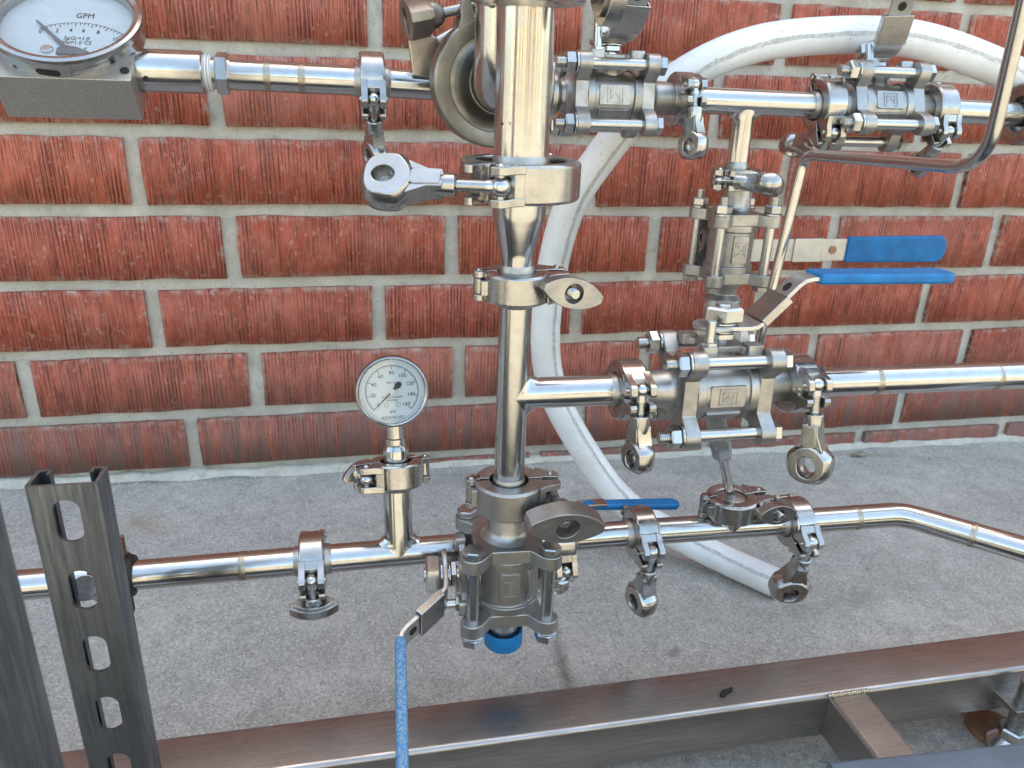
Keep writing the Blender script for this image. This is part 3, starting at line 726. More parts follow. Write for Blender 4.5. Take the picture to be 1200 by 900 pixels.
pts.append(pts[-1]+d45*420)
s = Spool('low steel tube with a bend turning out to the near right', e0)
s.path(pts, RV); s.ferrule(c8, -XX, RV); s.weld(B_(1000, 608), XX, RV); s.weld(pts[13]+d45*50, d45, RV); s.done()

# --- upright run
zc2 = P(612, 209, YV).z; zc3 = P(606, 334, YV).z; zc4 = P(600, 577, YV).z; zt = P(617, -22, YV).z
RT = 19.6
v2, v3, v4, vt = V((XV, YV, zc2)), V((XV, YV, zc3)), V((XV, YV, zc4)), V((XV, YV, zt))
s = Spool('thick upright steel tube at the top centre above the largest clamp', v2)
s.run(v2+ZZ, vt-ZZ, RT); s.ferrule(v2, -ZZ, RT, 36); s.ferrule(vt, ZZ, RT, 34)
b = B(); b.ball(s.L(P(589, 145, YV-RT*.93)), .9, 8); part('drilled_dot', b, 'dark', s.root); s.done()
s = Spool('tapering steel reducer between the largest clamp and the clamp below it', v3)
zt1 = P(612, 250, YV).z; zt0 = P(606, 300, YV).z
s.b.lathe([(RT, zc2-1-zc3), (RT, zt1-zc3), (RT-.5, zt1-4-zc3), (RV+.8, zt0+4-zc3), (RV, zt0-zc3), (RV, 1)], (0, 0, 0), (0, 0, 1), 44)
s.ferrule(v2, ZZ, RT, 36); s.ferrule(v3, -ZZ, RV); s.done()
mt = V((XV, YV, ZM)); c9 = M_(735)
s = Spool('slim upright steel tee below the reducer with a branch to the middle valve', mt)
s.run(v3-ZZ, v4+ZZ, RV); s.run(mt, c9-XX, RV); s.saddle(mt, XX, ZZ, RV, RV); s.ferrule(v3, ZZ, RV); s.ferrule(v4, -ZZ, RV); s.ferrule(c9, XX, RV); s.done()
c10 = M_(930)
s = Spool('steel tube leaving the middle valve towards the right edge', M_(1100))
p2 = M_(1250); s.run(c10+XX, p2+V((300, 0, -3)), RV); s.ferrule(c10, -XX, RV)
for u in (1022, 1160): s.weld(M_(u), XX, RV)
s.done()

# --- upper pipe
c1 = U_(436); c11 = U_(797); c12 = U_(966); c13 = U_(1096); kv = U_(727); kv2 = U_(1047)
q0 = U_(257)
s = Spool('upper left steel tube between the flow meter nut and its clamp', q0)
s.run(q0, c1-XX, RV); s.ferrule(c1, XX, RV); s.weld(U_(314), XX, RV); s.weld(U_(354), XX, RV); s.done()
c0 = U_(648)
s = Spool('upper steel tube passing behind the thick upright tube to the upper valve', U_(520))
s.run(c1+XX, c0-XX, RV); s.ferrule(c1, -XX, RV); s.ferrule(c0, XX, RV); s.done()
ut = U_(873); zc14 = P(862, 208, YU).z; c14 = V((ut.x, YU, zc14))
s = Spool('upper steel tee hanging down to the small valve behind the bent rod', ut)
s.run(c11+XX, c12-XX, RV); s.run(ut, c14+ZZ, RV*.86); s.saddle(ut, -ZZ, XX, RV, RV*.86); s.ferrule(c11, -XX, RV); s.ferrule(c12, XX, RV); s.ferrule(c14, -ZZ, RV*.86, 22); s.done()
s = Spool('upper steel tube leaving the valve with the raised handle at the right edge', c13)
s.run(c13+XX, c13+V((500, 0, -8)), RV); s.ferrule(c13, -XX, RV); s.done()

# --- valves

zbv = (P(596, 657, YV-32).z + P(596, 732, YV-32).z)/2
bv = V((XV, YV, zbv))
mv = M_(851); mv.x = P(851, 460, YV-22).x
def D(a, b): return (V(a)-V(b)).length
valve(mv, XX, V((0, .04, 1)), 'middle ball valve whose blue handle points right, beside the tapered upright tube', 1.07, kr=1.16, ends=(D(mv, c9), D(mv, c10)), lever=(-2, 'blue', 30, 131))
valve(bv, ZZ, V((-1, .06, 0)), 'lowest ball valve with its worn blue handle reaching towards the viewer', 1.05, kr=1.22, ends=(0, D(bv, v4)), lever=(-106, 'worn_blue', 22, 125, -6), blank=True, tips=False)
sv = V((c14.x+5, YU, (P(868, 260, YU-28).z + P(868, 328, YU-28).z)/2))
YSL = YU + 21*.12+84
SX1, SX2 = P(990, 292, YSL).x-sv.x, P(1107, 292, YSL).x-sv.x
valve(sv, -ZZ, YY, 'small upright ball valve behind the bent rod with a flat blue handle pointing right', 1.0, kr=1.12, panel='-Z', code='05CHF', ends=(D(sv, c14), 62), lever=(-90, 'blue', SX1-5, SX2-66, SX1-70, 24))
kv.x = P(721, 110, YU-22).x
valve(kv, XX, V((0, .10, 1)), 'upper ball valve just right of the thick upright tube, handle coming forward', 1.06, ends=(D(kv, c0), D(kv, c11)), lever=(-84, None, 120, 0))
kv2.x = P(1045, 115, YU-22).x
valve(kv2, XX, V((0, .42, 1)), 'upper ball valve farthest right with its steel handle rising past the white hose', 1.06, ends=(D(kv2, c12), D(kv2, c13)), lever=(-98, None, 120, 0))
# blue lined outlet under the lowest valve
z1 = zbv-36*1.05
t = thing('outlet_cap', 'bright blue open plastic ring round the outlet under the lowest valve', 'cap', loc((XV, YV, z1-30)), None)
b = B(); b.lathe([(15.6, 6), (17.2, 6.5), (17.6, 5), (17.6, -9), (17, -10), (15.4, -10), (15.2, 5.6)], (0, 0, 0), (0, 0, 1), 44, cap=False); part('ring', b, 'blue', t, .3)
b = B(); b.lathe([(13.5, 31), (13.5, -7), (11, -8)], (0, 0, 0), (0, 0, 1), 36); part('outlet_stub', b, 'bolt', t)

# --- clamps
SMR, SW = 25.5, 23
clamp(c1, XX, V((0, -.78, -.62)), -ZZ, SMR, 22, 'eye', 'clamp on the upper left tube with its wing nut hanging against the brick', 60, -4, .95, 16)
clamp(v2, ZZ, V((-.62, -.78, 0)), -XX, 43.5, 27, 'scoop', 'largest clamp, round the upright tube, wing nut sticking out to the left', 40, 0, 1.32, 22, gap=13, lug=15, lip=33)
clamp(v3, ZZ, XX, -YY, SMR, SW, 'lens', 'clamp under the tapered reducer with a pointed oval wing nut facing the viewer', 75, -8, 1.0, 8, wmt='cast')
clamp(v4, ZZ, V((1, -.1, 0)), -YY, 29, 27, 'lens', 'clamp on top of the lowest ball valve with a big dull wing nut', 80, -2, 1.36, 10, mt_='cast', wmt='cast', tilt=-.22)
clamp(g5, UG, V((-1, -.35, 0)), V((-.3, 1, 0)), 24, 23, 'lens', 'clamp directly under the round pressure gauge, wing nut behind it', 60, -4, .62, -4)
clamp(c6, XX, V((0, -1, -.2)), -ZZ, 25.5, 22, 'lens', 'clamp on the low tube between the slotted strut and the pressure gauge', 0, -4, .86, 0)
clamp(c7, XX, V((0, -1, -.25)), -ZZ, 25.5, 21, 'eye', 'clamp on the low tube between the lowest valve and the drain tee', 74, 0, 1.2, 2)
clamp(c8, XX, V((0, -1, -.35)), -ZZ, 25.5, 21, 'eye', 'clamp on the low tube in front of the white hose end', 12, 0, 1.36, 2)
clamp(c19, XX, V((0, -.75, -.7)), V((0, .5, -1)), 25.5, 21, 'eye', 'clamp on the low tube half hidden behind the lowest ball valve', 0, -4, .9, 4)
clamp(c9, XX, V((0, -1, .12)), -ZZ, SMR, 22, 'eye', 'clamp left of the middle ball valve, wing nut seen edge on', 72, -2, 1.0, 0)
clamp(c10, XX, V((0, -1, .1)), -ZZ, SMR, 22, 'eye', 'clamp right of the middle ball valve, long wing nut with a dished hole', 52, 2, 1.26, 4)
clamp(c11, XX, V((0, -1, .2)), -ZZ, SMR, 20, 'eye', 'clamp right of the upper ball valve beside the thick upright tube', 60, -2, 1.0, 0)
clamp(c12, XX, V((0, -.5, -.86)), V((0, .86, -.5)), SMR+1, 22, 'eye', 'clamp left of the valve with the raised steel handle', 20, 6, 1.15, -15)
clamp(c13, XX, V((0, -.68, -.74)), V((0, .74, -.68)), SMR+1, 22, 'eye', 'clamp right of the valve with the raised steel handle', 70, -4, .9, 6)
clamp(c14, ZZ, V((-.66, -.75, 0)), V((.85, -.5, .0)), 25, 20, 'scoop', 'clamp on top of the small upright ball valve, oval wing nut catching the light', 62, -6, 1.0, 4)
clamp(V((dx, YB, zc15)), ZZ, XX, V((.1, -1, 0)), 25, 22, 'lens', 'clamp on the drain tee round the thin vertical stem', 82, -9, .9, 10)
clamp(vt, ZZ, V((.35, -1, 0)), XX, 40, 26, 'lens', 'clamp at the very top edge round the thick upright tube', 0, 0, 1.1, 0)
c16 = U_(1207)
clamp(c16, XX, V((0, -1, -.1)), V((-.15, -.6, -1)), 33, 22, 'eye', 'clamp at the right edge behind the bent rod', 60, -4, 1.0, 0)

# --- thin drain stem
a = V((mv.x+6, YV+4, mv.z-24)); d = V((dx, YB, zc15+1))
t = thing('drain_stem', 'thin vertical drain stem with a dark hex fitting under the middle ball valve', 'drain tube', loc(a), None)
b = B(); b.cyl((0, 0, 0), (d-a)*.30, 8.5, n=24); part('union', b, 'cast', t, .5); b = B(); b.lathe([(17, 0), (19.5, 1.2), (19.5, 4.6), (12, 8), (5, 10)], d-a+V((0, 0, 0)), ZZ, 36); part('end_disc', b, 'cast', t, .5)
b = B(); b.hexa((d-a)*.28, (d-a)*.46, 9.5); part('hex_fitting', b, 'bolt', t)
b = B(); b.cyl((d-a)*.4, d-a+V((0, 0, 4)), 4.6, n=24); part('stem', b, 'tube', t)
# --- big ring clamp, elbow and dished end behind the upright tube
YR = -455.0
rc = P(577, 97, YR); Rr = 50.5
clamp(rc, V((.06, -1, 0)), V((-.30, 0, .95)), V((-1, 0, 0)), Rr, 26, 'lens', 'big clamp facing the viewer behind the thick upright tube', 0, 10, 1.3, 4, lug=13, lip=37.5, mt_='dull', wmt='dull')
el = thing('steel_elbow', 'wide steel elbow with a dished collar behind the thick upright tube', 'pipe elbow', loc(rc), None)
b = B(); b.lathe([(43, 4), (45.3, 6), (45, 10.5), (43, 11.5), (40, 9), (34, 8), (28, 12), (24, 22), (23.4, 30)], (0, 0, 0), (0, -1, 0), 56); part('collar', b, 'dull', el, 0, 50)
pts = [V((0, -22, 0)), V((0, -26, 0))]
for i in range(1, 11): a = radians(9*i); pts.append(V((0, -26-26*sin(a), 26-26*cos(a))))
pts.append(V((0, -52, 210))); b = B(); b.tube(pts, 23, 40); part('tube', b, 'tube', el)
ft = thing('filter_housing', 'steel housing end held by the big clamp behind the upright tube', 'filter housing', loc(rc), None)
b = B(); b.lathe([(43.3, -6.5), (43.3, -1.5), (30, 4), (30, 60), (12, 74)], (0, 0, 0), (0, 1, 0), 44); part('shell', b, 'cast', ft, 0)
# second wing nut plate seen under the nut
pw = P(500, 64, YU-10); t = thing('clamp_wing', 'flat bluish steel wing behind the big clamp, above the upper pipe', 'wing nut', loc(pw), None)
b = B(); b.prism([(-13, -18), (9, -19), (10, -12), (12, -4), (18, 4), (34, 8), (34, 13), (16, 12), (6, 15), (0, 21), (-17, 17)], -5, 5, Matrix.Rotation(radians(90), 4, 'X')); part('plate', b, 'clamp', t, 1.2)
b = B(); b.cyl((10, -2, 10), (46, 6, 30), 6, n=20); part('neck', b, 'clamp', t, .5)

# --- hidden valve's handle behind the lowest ball valve
hp = P(680, 592, YB+34)
t = thing('small_handle', 'slim blue sleeved handle lying level behind the lowest ball valve', 'valve handle', loc((hp.x, hp.y, hp.z)), None)
b = B(); b.profile([(-26, -36), (-22, -22), (-8, -4), (0, 1), (20, 1.2), (26, 1)], 3, 12, Matrix.Rotation(radians(-2), 4, 'Z')); b.cyl((-26, 0, -64), (-26, 0, -34), 6, n=18); part('lever', b, 'bolt', t, .4)
b = B(); b.prism([(2, -6), (96, -8)] + [(98+8*cos(radians(q)), 8*sin(radians(q))) for q in range(-75, 76, 15)] + [(96, 8), (2, 6)], -3.6, 3.6, Matrix.Rotation(radians(4), 4, 'Y')); part('handle_sleeve', b, 'blue', t, 3)

# --- pressure gauge
gc = PN(461.5, 457, ga+NG*6, NG); gc.x = gx - 2
g = thing('pressure_gauge', 'round white dial pressure gauge in psi standing on its own clamp', 'pressure gauge', axes(gc, XX, -NG, UG), None)
FD = Matrix(((1, 0, 0, 0), (0, 0, -1, 0), (0, 1, 0, 0), (0, 0, 0, 1))) @ Matrix.Translation(V((0, 0, 6)))   # dial frame: x right, y up, z to the viewer
gr = 31.5
b = B(); b.lathe([(gr-5, -17), (gr-1.2, -14), (gr-.8, -2), (gr-2, -1)], (0, 0, 0), (0, 0, 1), 56, FD); part('case', b, 'clamp', g, .5)
b = B(); b.lathe([(gr-2.5, -4), (gr-.2, -3.5), (gr, 2), (gr-1, 4.6), (gr-2.2, 5), (gr-3.2, 4.2), (gr-3.6, 1.5), (gr-3.6, -1), (gr-5, -1.2)], (0, 0, 0), (0, 0, 1), 64, FD, cap=False); part('bezel', b, 'clamp', g)
b = B(); b.lathe([(.5, -.4), (gr-3.2, -.4), (gr-3.2, .2), (.5, .2)], (0, 0, 0), (0, 0, 1), 56, FD); dial = part('dial', b, 'white_dial', g)
ink = B()
def arc(b, r0, r1, a0, a1, F, h=.35, n=60, cx=0, cy=0):
    o = []; i_ = []
    vs = []; fs = []
    for q in range(n+1):
        a = radians(a0+(a1-a0)*q/n)
        vs += [V((cx+r0*cos(a), cy+r0*sin(a), h)), V((cx+r1*cos(a), cy+r1*sin(a), h))]
    for q in range(n): fs.append((2*q, 2*q+1, 2*q+3, 2*q+2))
    b.add(vs, fs, F)
arc(ink, 22.5, 22.95, -45, 225, FD)
for i in range(81):
    a = radians(225-270*i/80); big = i % 10 == 0; L = 3.6 if big else (2.4 if i % 5 == 0 else 1.5); wd = .55 if big else .28
    F = FD @ Matrix.Rotation(a, 4, 'Z'); ink.box((22.9-L/2, 0, .35), (L, wd, .1), F)
for i in range(9):
    a = radians(225-270*i/8); r = 16.6 if i not in (0, 8) else 17.0
    ink.text(str(i*20), 4.7, FD @ Matrix.Translation(V((r*cos(a), r*sin(a)*.97, .36))), .03)
ink.text('psi', 4.6, FD @ Matrix.Translation(V((0, -17.6, .36))), .03)
ink.text('ASHCROFT', 3.9, FD @ Matrix.Translation(V((0, -23.2, .36))), .03)
ink.text('AISI 316', 2.9, FD @ Matrix.Translation(V((0, 7.6, .36))), .03)
ink.text('TUBE & SOCKET', 2.5, FD @ Matrix.Translation(V((0, -5.2, .36))), .03)
ink.text('WELDED', 2.5, FD @ Matrix.Translation(V((0, -8.0, .36))), .03)
arc(ink, 25.9, 26.15, 190, 350, FD)
for sx in (-5, 5): arc(ink, 1.7, 2.0, 0, 360, FD, cx=sx, cy=-11.8, n=20)
part('lettering', ink, 'ink', dial)
b = B(); F = FD @ Matrix.Rotation(radians(225), 4, 'Z')
b.prism([(-3, -.9), (20.5, -.22), (20.5, .22), (-3, .9)], 1.2, 1.5, F); b.prism([(-6.5, -2.6), (-3, -.9), (-3, .9), (-6.5, 2.6), (-9.8, 2), (-11.2, 0), (-9.8, -2)], 1.2, 1.5, F)
part('pointer', b, 'ink', g)
b = B(); b.lathe([(2.6, 1), (2.6, 2.2), (1.8, 2.6)], (0, 0, 0), (0, 0, 1), 20, FD); part('pointer_hub', b, 'white_dial', g)
b = B(); b.lathe([(.3, 3.2), (gr-3.4, 3.2), (gr-3.4, 3.8), (.3, 3.8)], (0, 0, 0), (0, 0, 1), 48, FD); part('glass', b, 'glass', g)
gl = gc-g5; zb5 = -gl.dot(UG)
b = B(); gxo = gx-gc.x; yo_ = gl.dot(NG)
b.lathe([(20, zb5+.2), (20, zb5+3.6), (17, zb5+5.2), (11.4, zb5+7.5), (11.3, zb5+21), (9.6, zb5+25), (8.6, zb5+26), (8.6, zb5+31), (7.4, zb5+32), (7.4, -gr+2)], (gxo, yo_, 0), (0, 0, 1), 36); part('stem_fitting', b, 'tube', g, 0, 18)

# --- flow meter
th = radians(37); nF = V((0, -sin(th), cos(th))); fF = V((0, -cos(th), -sin(th)))
bx0, bx1 = P(-1, 86, YU-15).x, P(160, 86, YU-15).x
zc = P(85, 86, YU).z; ctr = V(((bx0+bx1)/2, YU, zc))
fm = thing('flow_meter', 'flow meter with a tilted round white dial marked GPM on a square steel block', 'flow meter', loc(ctr), None)
FB = axes(V((0, 0, 0)), XX, -fF, nF)                     # block frame: x along the pipe, y away from the viewer, z out of the dial
hb, ha = 20.0, 32.5
b = B(); b.box((0, 0, 0), (bx1-bx0, 2*ha, 2*hb), FB); part('block', b, 'block', fm, .7)
RC = 57.5; cy = -ha+RC+.6
FC = FB @ Matrix.Translation(V((-.5, cy, hb-6)))
b = B()
b.lathe([(RC-2, .3), (RC-.2, .8), (RC-.2, 19), (RC-2, 20)], (0, 0, 0), (0, 0, 1), 90, FC, cap=False); part('case', b, 'clamp', fm, .3)
b = B(); b.lathe([(RC-.4, 15), (RC+2.2, 16.5), (RC+3, 19.5), (RC+2, 22.5), (RC-.5, 23.6), (RC-4.2, 22.8), (RC-6, 20.5), (RC-6.2, 18), (RC-6.2, 9), (RC-8, 8.6)], (0, 0, 0), (0, 0, 1), 96, FC, cap=False); part('bezel', b, 'clamp', fm)
b = B(); b.lathe([(.5, 10), (RC-5.8, 10), (RC-5.8, 10.6), (.5, 10.6)], (0, 0, 0), (0, 0, 1), 64, FC); dl = part('dial', b, 'white_dial', fm)
b = B(); b.lathe([(.3, 19.3), (RC-5.9, 19.3), (RC-5.9, 20.2), (.3, 20.2)], (0, 0, 0), (0, 0, 1), 64, FC); part('glass', b, 'glass', fm)
FCi = FC.inverted(); oN = ctr + FC @ V((0, 0, 10.8))
def DP(u, v): q = FCi @ (PN(u, v, oN, nF)-ctr); return V((q.x, q.y, 10.85))
ink = B(); gk = B()
def label2(bb, txt, u, v, size): bb.text(txt, size, FC @ Matrix.Translation(DP(u, v)) @ Matrix.Diagonal((1, 1.35, 1, 1)), .04)
label2(ink, 'GPM', 100, 19, 7.2)
for txt, u, v in (('0', 47, 37), ('2', 67, 36), ('4', 83, 35.5), ('6', 98, 36), ('8', 115, 38), ('10', 135, 46)): label2(ink, txt, u, v, 5.2)
label2(ink, 'SpGr=1.0', 90, 45, 5.0); label2(ink, 'Vis=1.0 CS', 90, 50, 5.0)
sc_px = [(46, 33), (60, 29), (74, 27.2), (86, 26.6), (100, 27), (112, 28.8), (124, 31.6), (135, 35.5), (146, 41)]
pp = [DP(*q) for q in sc_px]
def along(t):
    t = t*(len(pp)-1); i = min(int(t), len(pp)-2); return pp[i].lerp(pp[i+1], t-i), (pp[i+1]-pp[i]).normalized()
for i in range(40):
    a, _ = along(i/40); c_, _ = along((i+1)/40); q = (c_-a); F = FC @ axes((a+c_)/2, q.normalized(), V((0, 0, 1)).cross(q.normalized()), V((0, 0, 1))); ink.box((0, 0, 0), (q.length, .3, .1), F)
for i in range(21):
    a, q = along(.02+i/20*.96); F = FC @ axes(a, q, V((0, 0, 1)).cross(q), V((0, 0, 1))); L = 5 if i % 4 == 0 else 3; ink.box((0, -L/2, 0), (.5, L, .1), F)
label2(ink, '<', 165/1.65, 57, 4.5)
part('lettering', ink, 'ink', dl)
b = B(); p0, p1 = DP(76, 56), DP(43.5, 25.5); q = p1-p0; F = FC @ axes(p0+V((0, 0, 1.2)), q.normalized(), V((0, 0, 1)).cross(q.normalized()), V((0, 0, 1)))
b.prism([(-2, -1.9), (q.length, -.7), (q.length, .7), (-2, 1.9)], 0, .6, F); 
hb0 = DP(83, 59.5); b.prism([(hb0.x-10, hb0.y-6), (hb0.x+13, hb0.y-6), (hb0.x+14, hb0.y-2), (hb0.x+4, hb0.y+3.5), (hb0.x-5, hb0.y+5), (hb0.x-10, hb0.y+1)], 11.4, 12.4, FC); part('pointer', b, 'grey_ink', fm)
b = B(); q = DP(55, 58); b.lathe([(4.6, 10.5), (4.6, 12), (3.6, 12.8)], (q.x, q.y, 0), (0, 0, 1), 20, FC); part('dial_screw', b, 'bolt', fm)
# slots in the case wall and screw heads on the block
def CW(u, v): q = FCi @ (PN(u, v, ctr + FC @ V((0, -RC, 12)), -fF)-ctr); return q
b = B(); k1 = DP(60, 60)
def wallpatch(b, a0, a1, z0, z1, rr=RC+.05, n=16, z0b=None, z1b=None):
    vs = []; fs = []
    for q in range(n+1):
        t_ = q/n; a = radians(a0+(a1-a0)*t_); e = .5*sqrt(max(0, 1-(2*t_-1)**8))
        zm = (z0+z1)/2 + ((z0b or 0))*(t_-.5); hz = (z1-z0)*e
        vs += [V((rr*cos(a), rr*sin(a), zm-hz)), V((rr*cos(a), rr*sin(a), zm+hz))]
    for q in range(n): fs.append((2*q, 2*q+2, 2*q+3, 2*q+1))
    b.add(vs, fs, FC)
wallpatch(b, 253, 272, 7.2, 12.6); part('case_slot', b, 'dark', fm)
b = B(); wallpatch(b, 280, 311, 9.5, 12.6, rr=RC+.06, z0b=2.5); part('case_label', b, 'zinc', fm)
for u, v in ((21, 76), (146, 83), (79, 87)):
    q = FB.inverted() @ (PN(u, v, ctr+nF*hb, nF)-ctr)
    b = B(); b.rod((q.x, q.y, hb-1), (q.x, q.y, hb+1.4), 3.6, 16, .5, FB); part('screw', b, 'dark', fm)
# outlet stub, thread tape, hex nut
t = thing('reducing_nipple', 'fat polished nipple beside the flow meter block with white thread tape and hex nut', 'pipe nipple', loc(U_(205)), None)
o = U_(205)
def ux(u): return U_(u).x-o.x
b = B(); b.lathe([(17.6, bx1-o.x), (17.6, ux(239)), (16, ux(241))], (0, 0, 0), (1, 0, 0), 44); part('nipple', b, 'tube', t, .4)
b = B(); b.rod((ux(176), -17.2, -6), (ux(176), -18.4, -6), 2, 12, .3); part('set_screw', b, 'dark', t)
b = B(); b.thread((ux(239.5), 0, 0), (ux(250.5), 0, 0), 15.2, 2.4, 32); part('thread_tape', b, 'tape', t)
b = B(); b.cyl((ux(250), 0, 0), (ux(256), 0, 0), 13, n=36); b.hexa((ux(254.5), 0, 0), (ux(269.5), 0, 0), 18, rot=.25); b.cyl((ux(269), 0, 0), (ux(272), 0, 0), 13.6, n=36); part('hex_nut', b, 'bolt', t)
t = thing('inlet_nipple', 'short polished tube entering the flow meter block from the left edge', 'pipe nipple', loc((bx0-40, YU, zc+8)), None)
b = B(); b.cyl((-220, 0, 0), (bx0-(bx0-40)+1, 0, 0), 17.6, n=40); part('nipple', b, 'tube', t)

# --- white hose
hz = [(1290, 150, -330), (1245, 122, -330), (1197, 93, -330), (1167, 78, -328), (1100, 53, -322), (1033, 41, -315), (933, 44, -305), (867, 57, -298), (805, 86, -290), (748, 130, -278), (700, 190, -262), (668, 240, -246), (650, 300, -230), (641, 360, -218), (639, 400, -215), (643, 440, -215), (659, 485, -222), (706, 560, -245)]
hp = [P(*q) for q in hz]
for u, v, Z in ((742, 598, 66), (775, 618, 48), (815, 639, 32), (860, 661, 22), (914, 685, 19)):
    hp.append(PF(u, v, Z))
def smooth(pts, n):
    out = []
    for i in range(len(pts)-1):
        p0, p1, p2, p3 = pts[max(i-1, 0)], pts[i], pts[i+1], pts[min(i+2, len(pts)-1)]
        for q in range(n):
            t = q/n; out.append(.5*((2*p1)+(p2-p0)*t+(2*p0-5*p1+4*p2-p3)*t*t+(3*p1-p0-3*p2+p3)*t**3))
    out.append(pts[-1]); return out
hs = smooth(hp, 8)
for _ in range(6): hs = [hs[0]] + [(hs[i-1]+hs[i]*2+hs[i+1])/4 for i in range(1, len(hs)-1)] + [hs[-1]]
RH = 18.8
t = thing('hose', 'thick white rubber hose looping behind the pipes down to the concrete', 'hose', loc(hs[-1]), None)
o = hs[-1]; b = B(); b.tube([p-o for p in hs], RH, 36); part('hose_wall', b, 'hose', t)
rr = random.Random(11); vs = []; fs = []; k = len(hs)
for i in range(k):
    tg = (hs[min(i+1, k-1)]-hs[max(i-1, 0)]).normalized(); vw = (CAM-hs[i]); vw = V((.15, -1, .25)); vw = (vw-tg*vw.dot(tg)).normalized(); sd = tg.cross(vw)
    if sd.z < 0 and abs(tg.z) < .9 and False: sd = -sd
    a0 = radians(-12); w_ = .16
    for a in (a0-w_*rr.uniform(.5, 1), a0, a0+w_*rr.uniform(.5, 1)): vs.append(hs[i]-o+(vw*cos(a)+sd*sin(a))*(RH+.12))
for i in range(k-1):
    for j in range(2): fs.append((i*3+j, i*3+j+1, i*3+4+j, i*3+3+j))
b = B(); b.add(vs, fs); part('print_line', b, 'print', t)

# --- bent rod
def PD(u, v, z): return CAM + ray(u, v)*z
rp = [PD(1222, -90, 420), PD(1154, 198.5, 500), PD(943, 181, 655), PD(884, 425, 725)]
t = thing('bent_rod', 'bent steel rod handle stepping down in front of the small upright valve', 'rod', loc(rp[-1]), None)
def fillet(pts, rads, n=10):
    out = [pts[0]]
    for i in range(1, len(pts)-1):
        a, c = (pts[i-1]-pts[i]).normalized(), (pts[i+1]-pts[i]).normalized(); r = rads[i-1]
        p0, p1 = pts[i]+a*r, pts[i]+c*r
        for q in range(n+1):
            w = q/n; out.append(p0*(1-w)**2 + pts[i]*(2*w*(1-w)) + p1*w*w)
    return out+[pts[-1]]
o = rp[-1]; b = B(); b.tube([p-o for p in fillet(rp, [28, 14])], 4.5, 24); part('rod', b, 'tube', t)

# --- slotted strut channel
YS = -668.0
tl, tr = P(26, 570, YS), P(111.7, 568.3, YS); zt_ = (tl.z+tr.z)/2; xc = (tl.x+tr.x)/2; Ws = 41.3; Hs = 23; zbot = -2
xc = P(97, 692.5, YS).x
slots = [P(u, v, YS).z for u, v in ((80.5, 611), (97, 692.5), (115.5, 767), (132, 836))]
p_ = (slots[0]-slots[-1])/3
t = thing('strut_channel', 'dark slotted steel strut standing upright before the low pipe', 'strut channel', loc((xc, YS, 0)), None)
b = B(); FS = Matrix(((1, 0, 0, 0), (0, 0, 1, 0), (0, 1, 0, 0), (0, 0, 0, 1)))     # poly (x, z), height -> y
z_hi = zt_; hw = Ws/2; tkn = 2.6; zs = []
zz = slots[0]
while zz > 30: zs.append(zz); zz -= p_
prev = z_hi
for zc_ in zs:
    lo, hi = zc_-p_/2, min(zc_+p_/2, z_hi)
    if zc_ == zs[0]: hi = z_hi
    inn = rrect(15.5, 30, 7.7, 8, 0, zc_); n = len(inn); ou = []
    for x_, y_ in inn:
        dx_, dy_ = x_, y_-zc_; sx = (hw-2.5)/max(abs(dx_), 1e-6); sy = ((hi-zc_) if dy_ > 0 else (zc_-lo))/max(abs(dy_), 1e-6); q = min(sx, sy); ou.append((dx_*q, zc_+dy_*q))
    # corners
    best = {}
    for cx_, cy_ in ((hw-2.5, hi), (-hw+2.5, hi), (-hw+2.5, lo), (hw-2.5, lo)):
        i = min(range(n), key=lambda i: (ou[i][0]-cx_)**2+(ou[i][1]-cy_)**2); ou[i] = (cx_, cy_)
    b.ringprism(ou, inn, 0, tkn, FS)
b.box((0, tkn/2, (lo+zbot)/2), (Ws-5, tkn, lo-zbot), None)
# side walls with rolled corners and inturned lips
for sg in (-1, 1):
    pr = [(hw-2.5, 0)] + [(hw-2.5+2.5*sin(radians(a)), 2.5-2.5*cos(radians(a))) for a in (20, 45, 70, 90)] + [(hw, Hs-2.5)] + [(hw-2.5+2.5*cos(radians(a)), Hs-2.5+2.5*sin(radians(a))) for a in (20, 45, 70, 90)] + [(hw-8, Hs), (hw-9.2, Hs-1.2), (hw-9.2, Hs-7), (hw-7.2, Hs-7), (hw-7.2, Hs-tkn), (hw-tkn-.6, Hs-tkn)] + [(hw-tkn, Hs-tkn-.8), (hw-tkn, tkn+.4), (hw-2.9, tkn)]
    pr = [(x_*sg, y_) for x_, y_ in pr]
    if sg < 0: pr = pr[::-1]
    b.prism(pr, zbot, z_hi)
part('channel', b, 'millv', t)
# pipe clamp that carries the low pipe behind the strut
px0 = P(158, 676, YB).x; t = thing('strut_clamp', 'black cushioned pipe strap holding the low pipe behind the slotted strut', 'pipe strap', loc((px0-16, YB, 181.4)), None)
b = B(); b.lathe([(13, -17), (17, -16.5), (18.5, -13), (18.5, 13), (17, 16.5), (13, 17)], (0, 0, 0), (1, 0, 0), 36); b.box((8, -10, -22), (9, 18, 24)); part('cushion', b, 'rubber', t, .6)
b = B(); b.lathe([(18.6, -11), (20.6, -11), (20.6, 11), (18.6, 11)], (0, 0, 0), (1, 0, 0), 36, cap=False); b.box((0, 6, 27), (22, 4, 18)); b.box((0, -1, 27), (22, 4, 18)); b.rod((0, -9, 29), (0, 14, 29), 5, 16); part('strap', b, 'rust', t, .6); b = B(); b.cyl((4, -14, 0), P(99, 689, -644)-V((px0-16, YB, 181.4)), 8.5); part('stand_off', b, 'mill', t, .6)

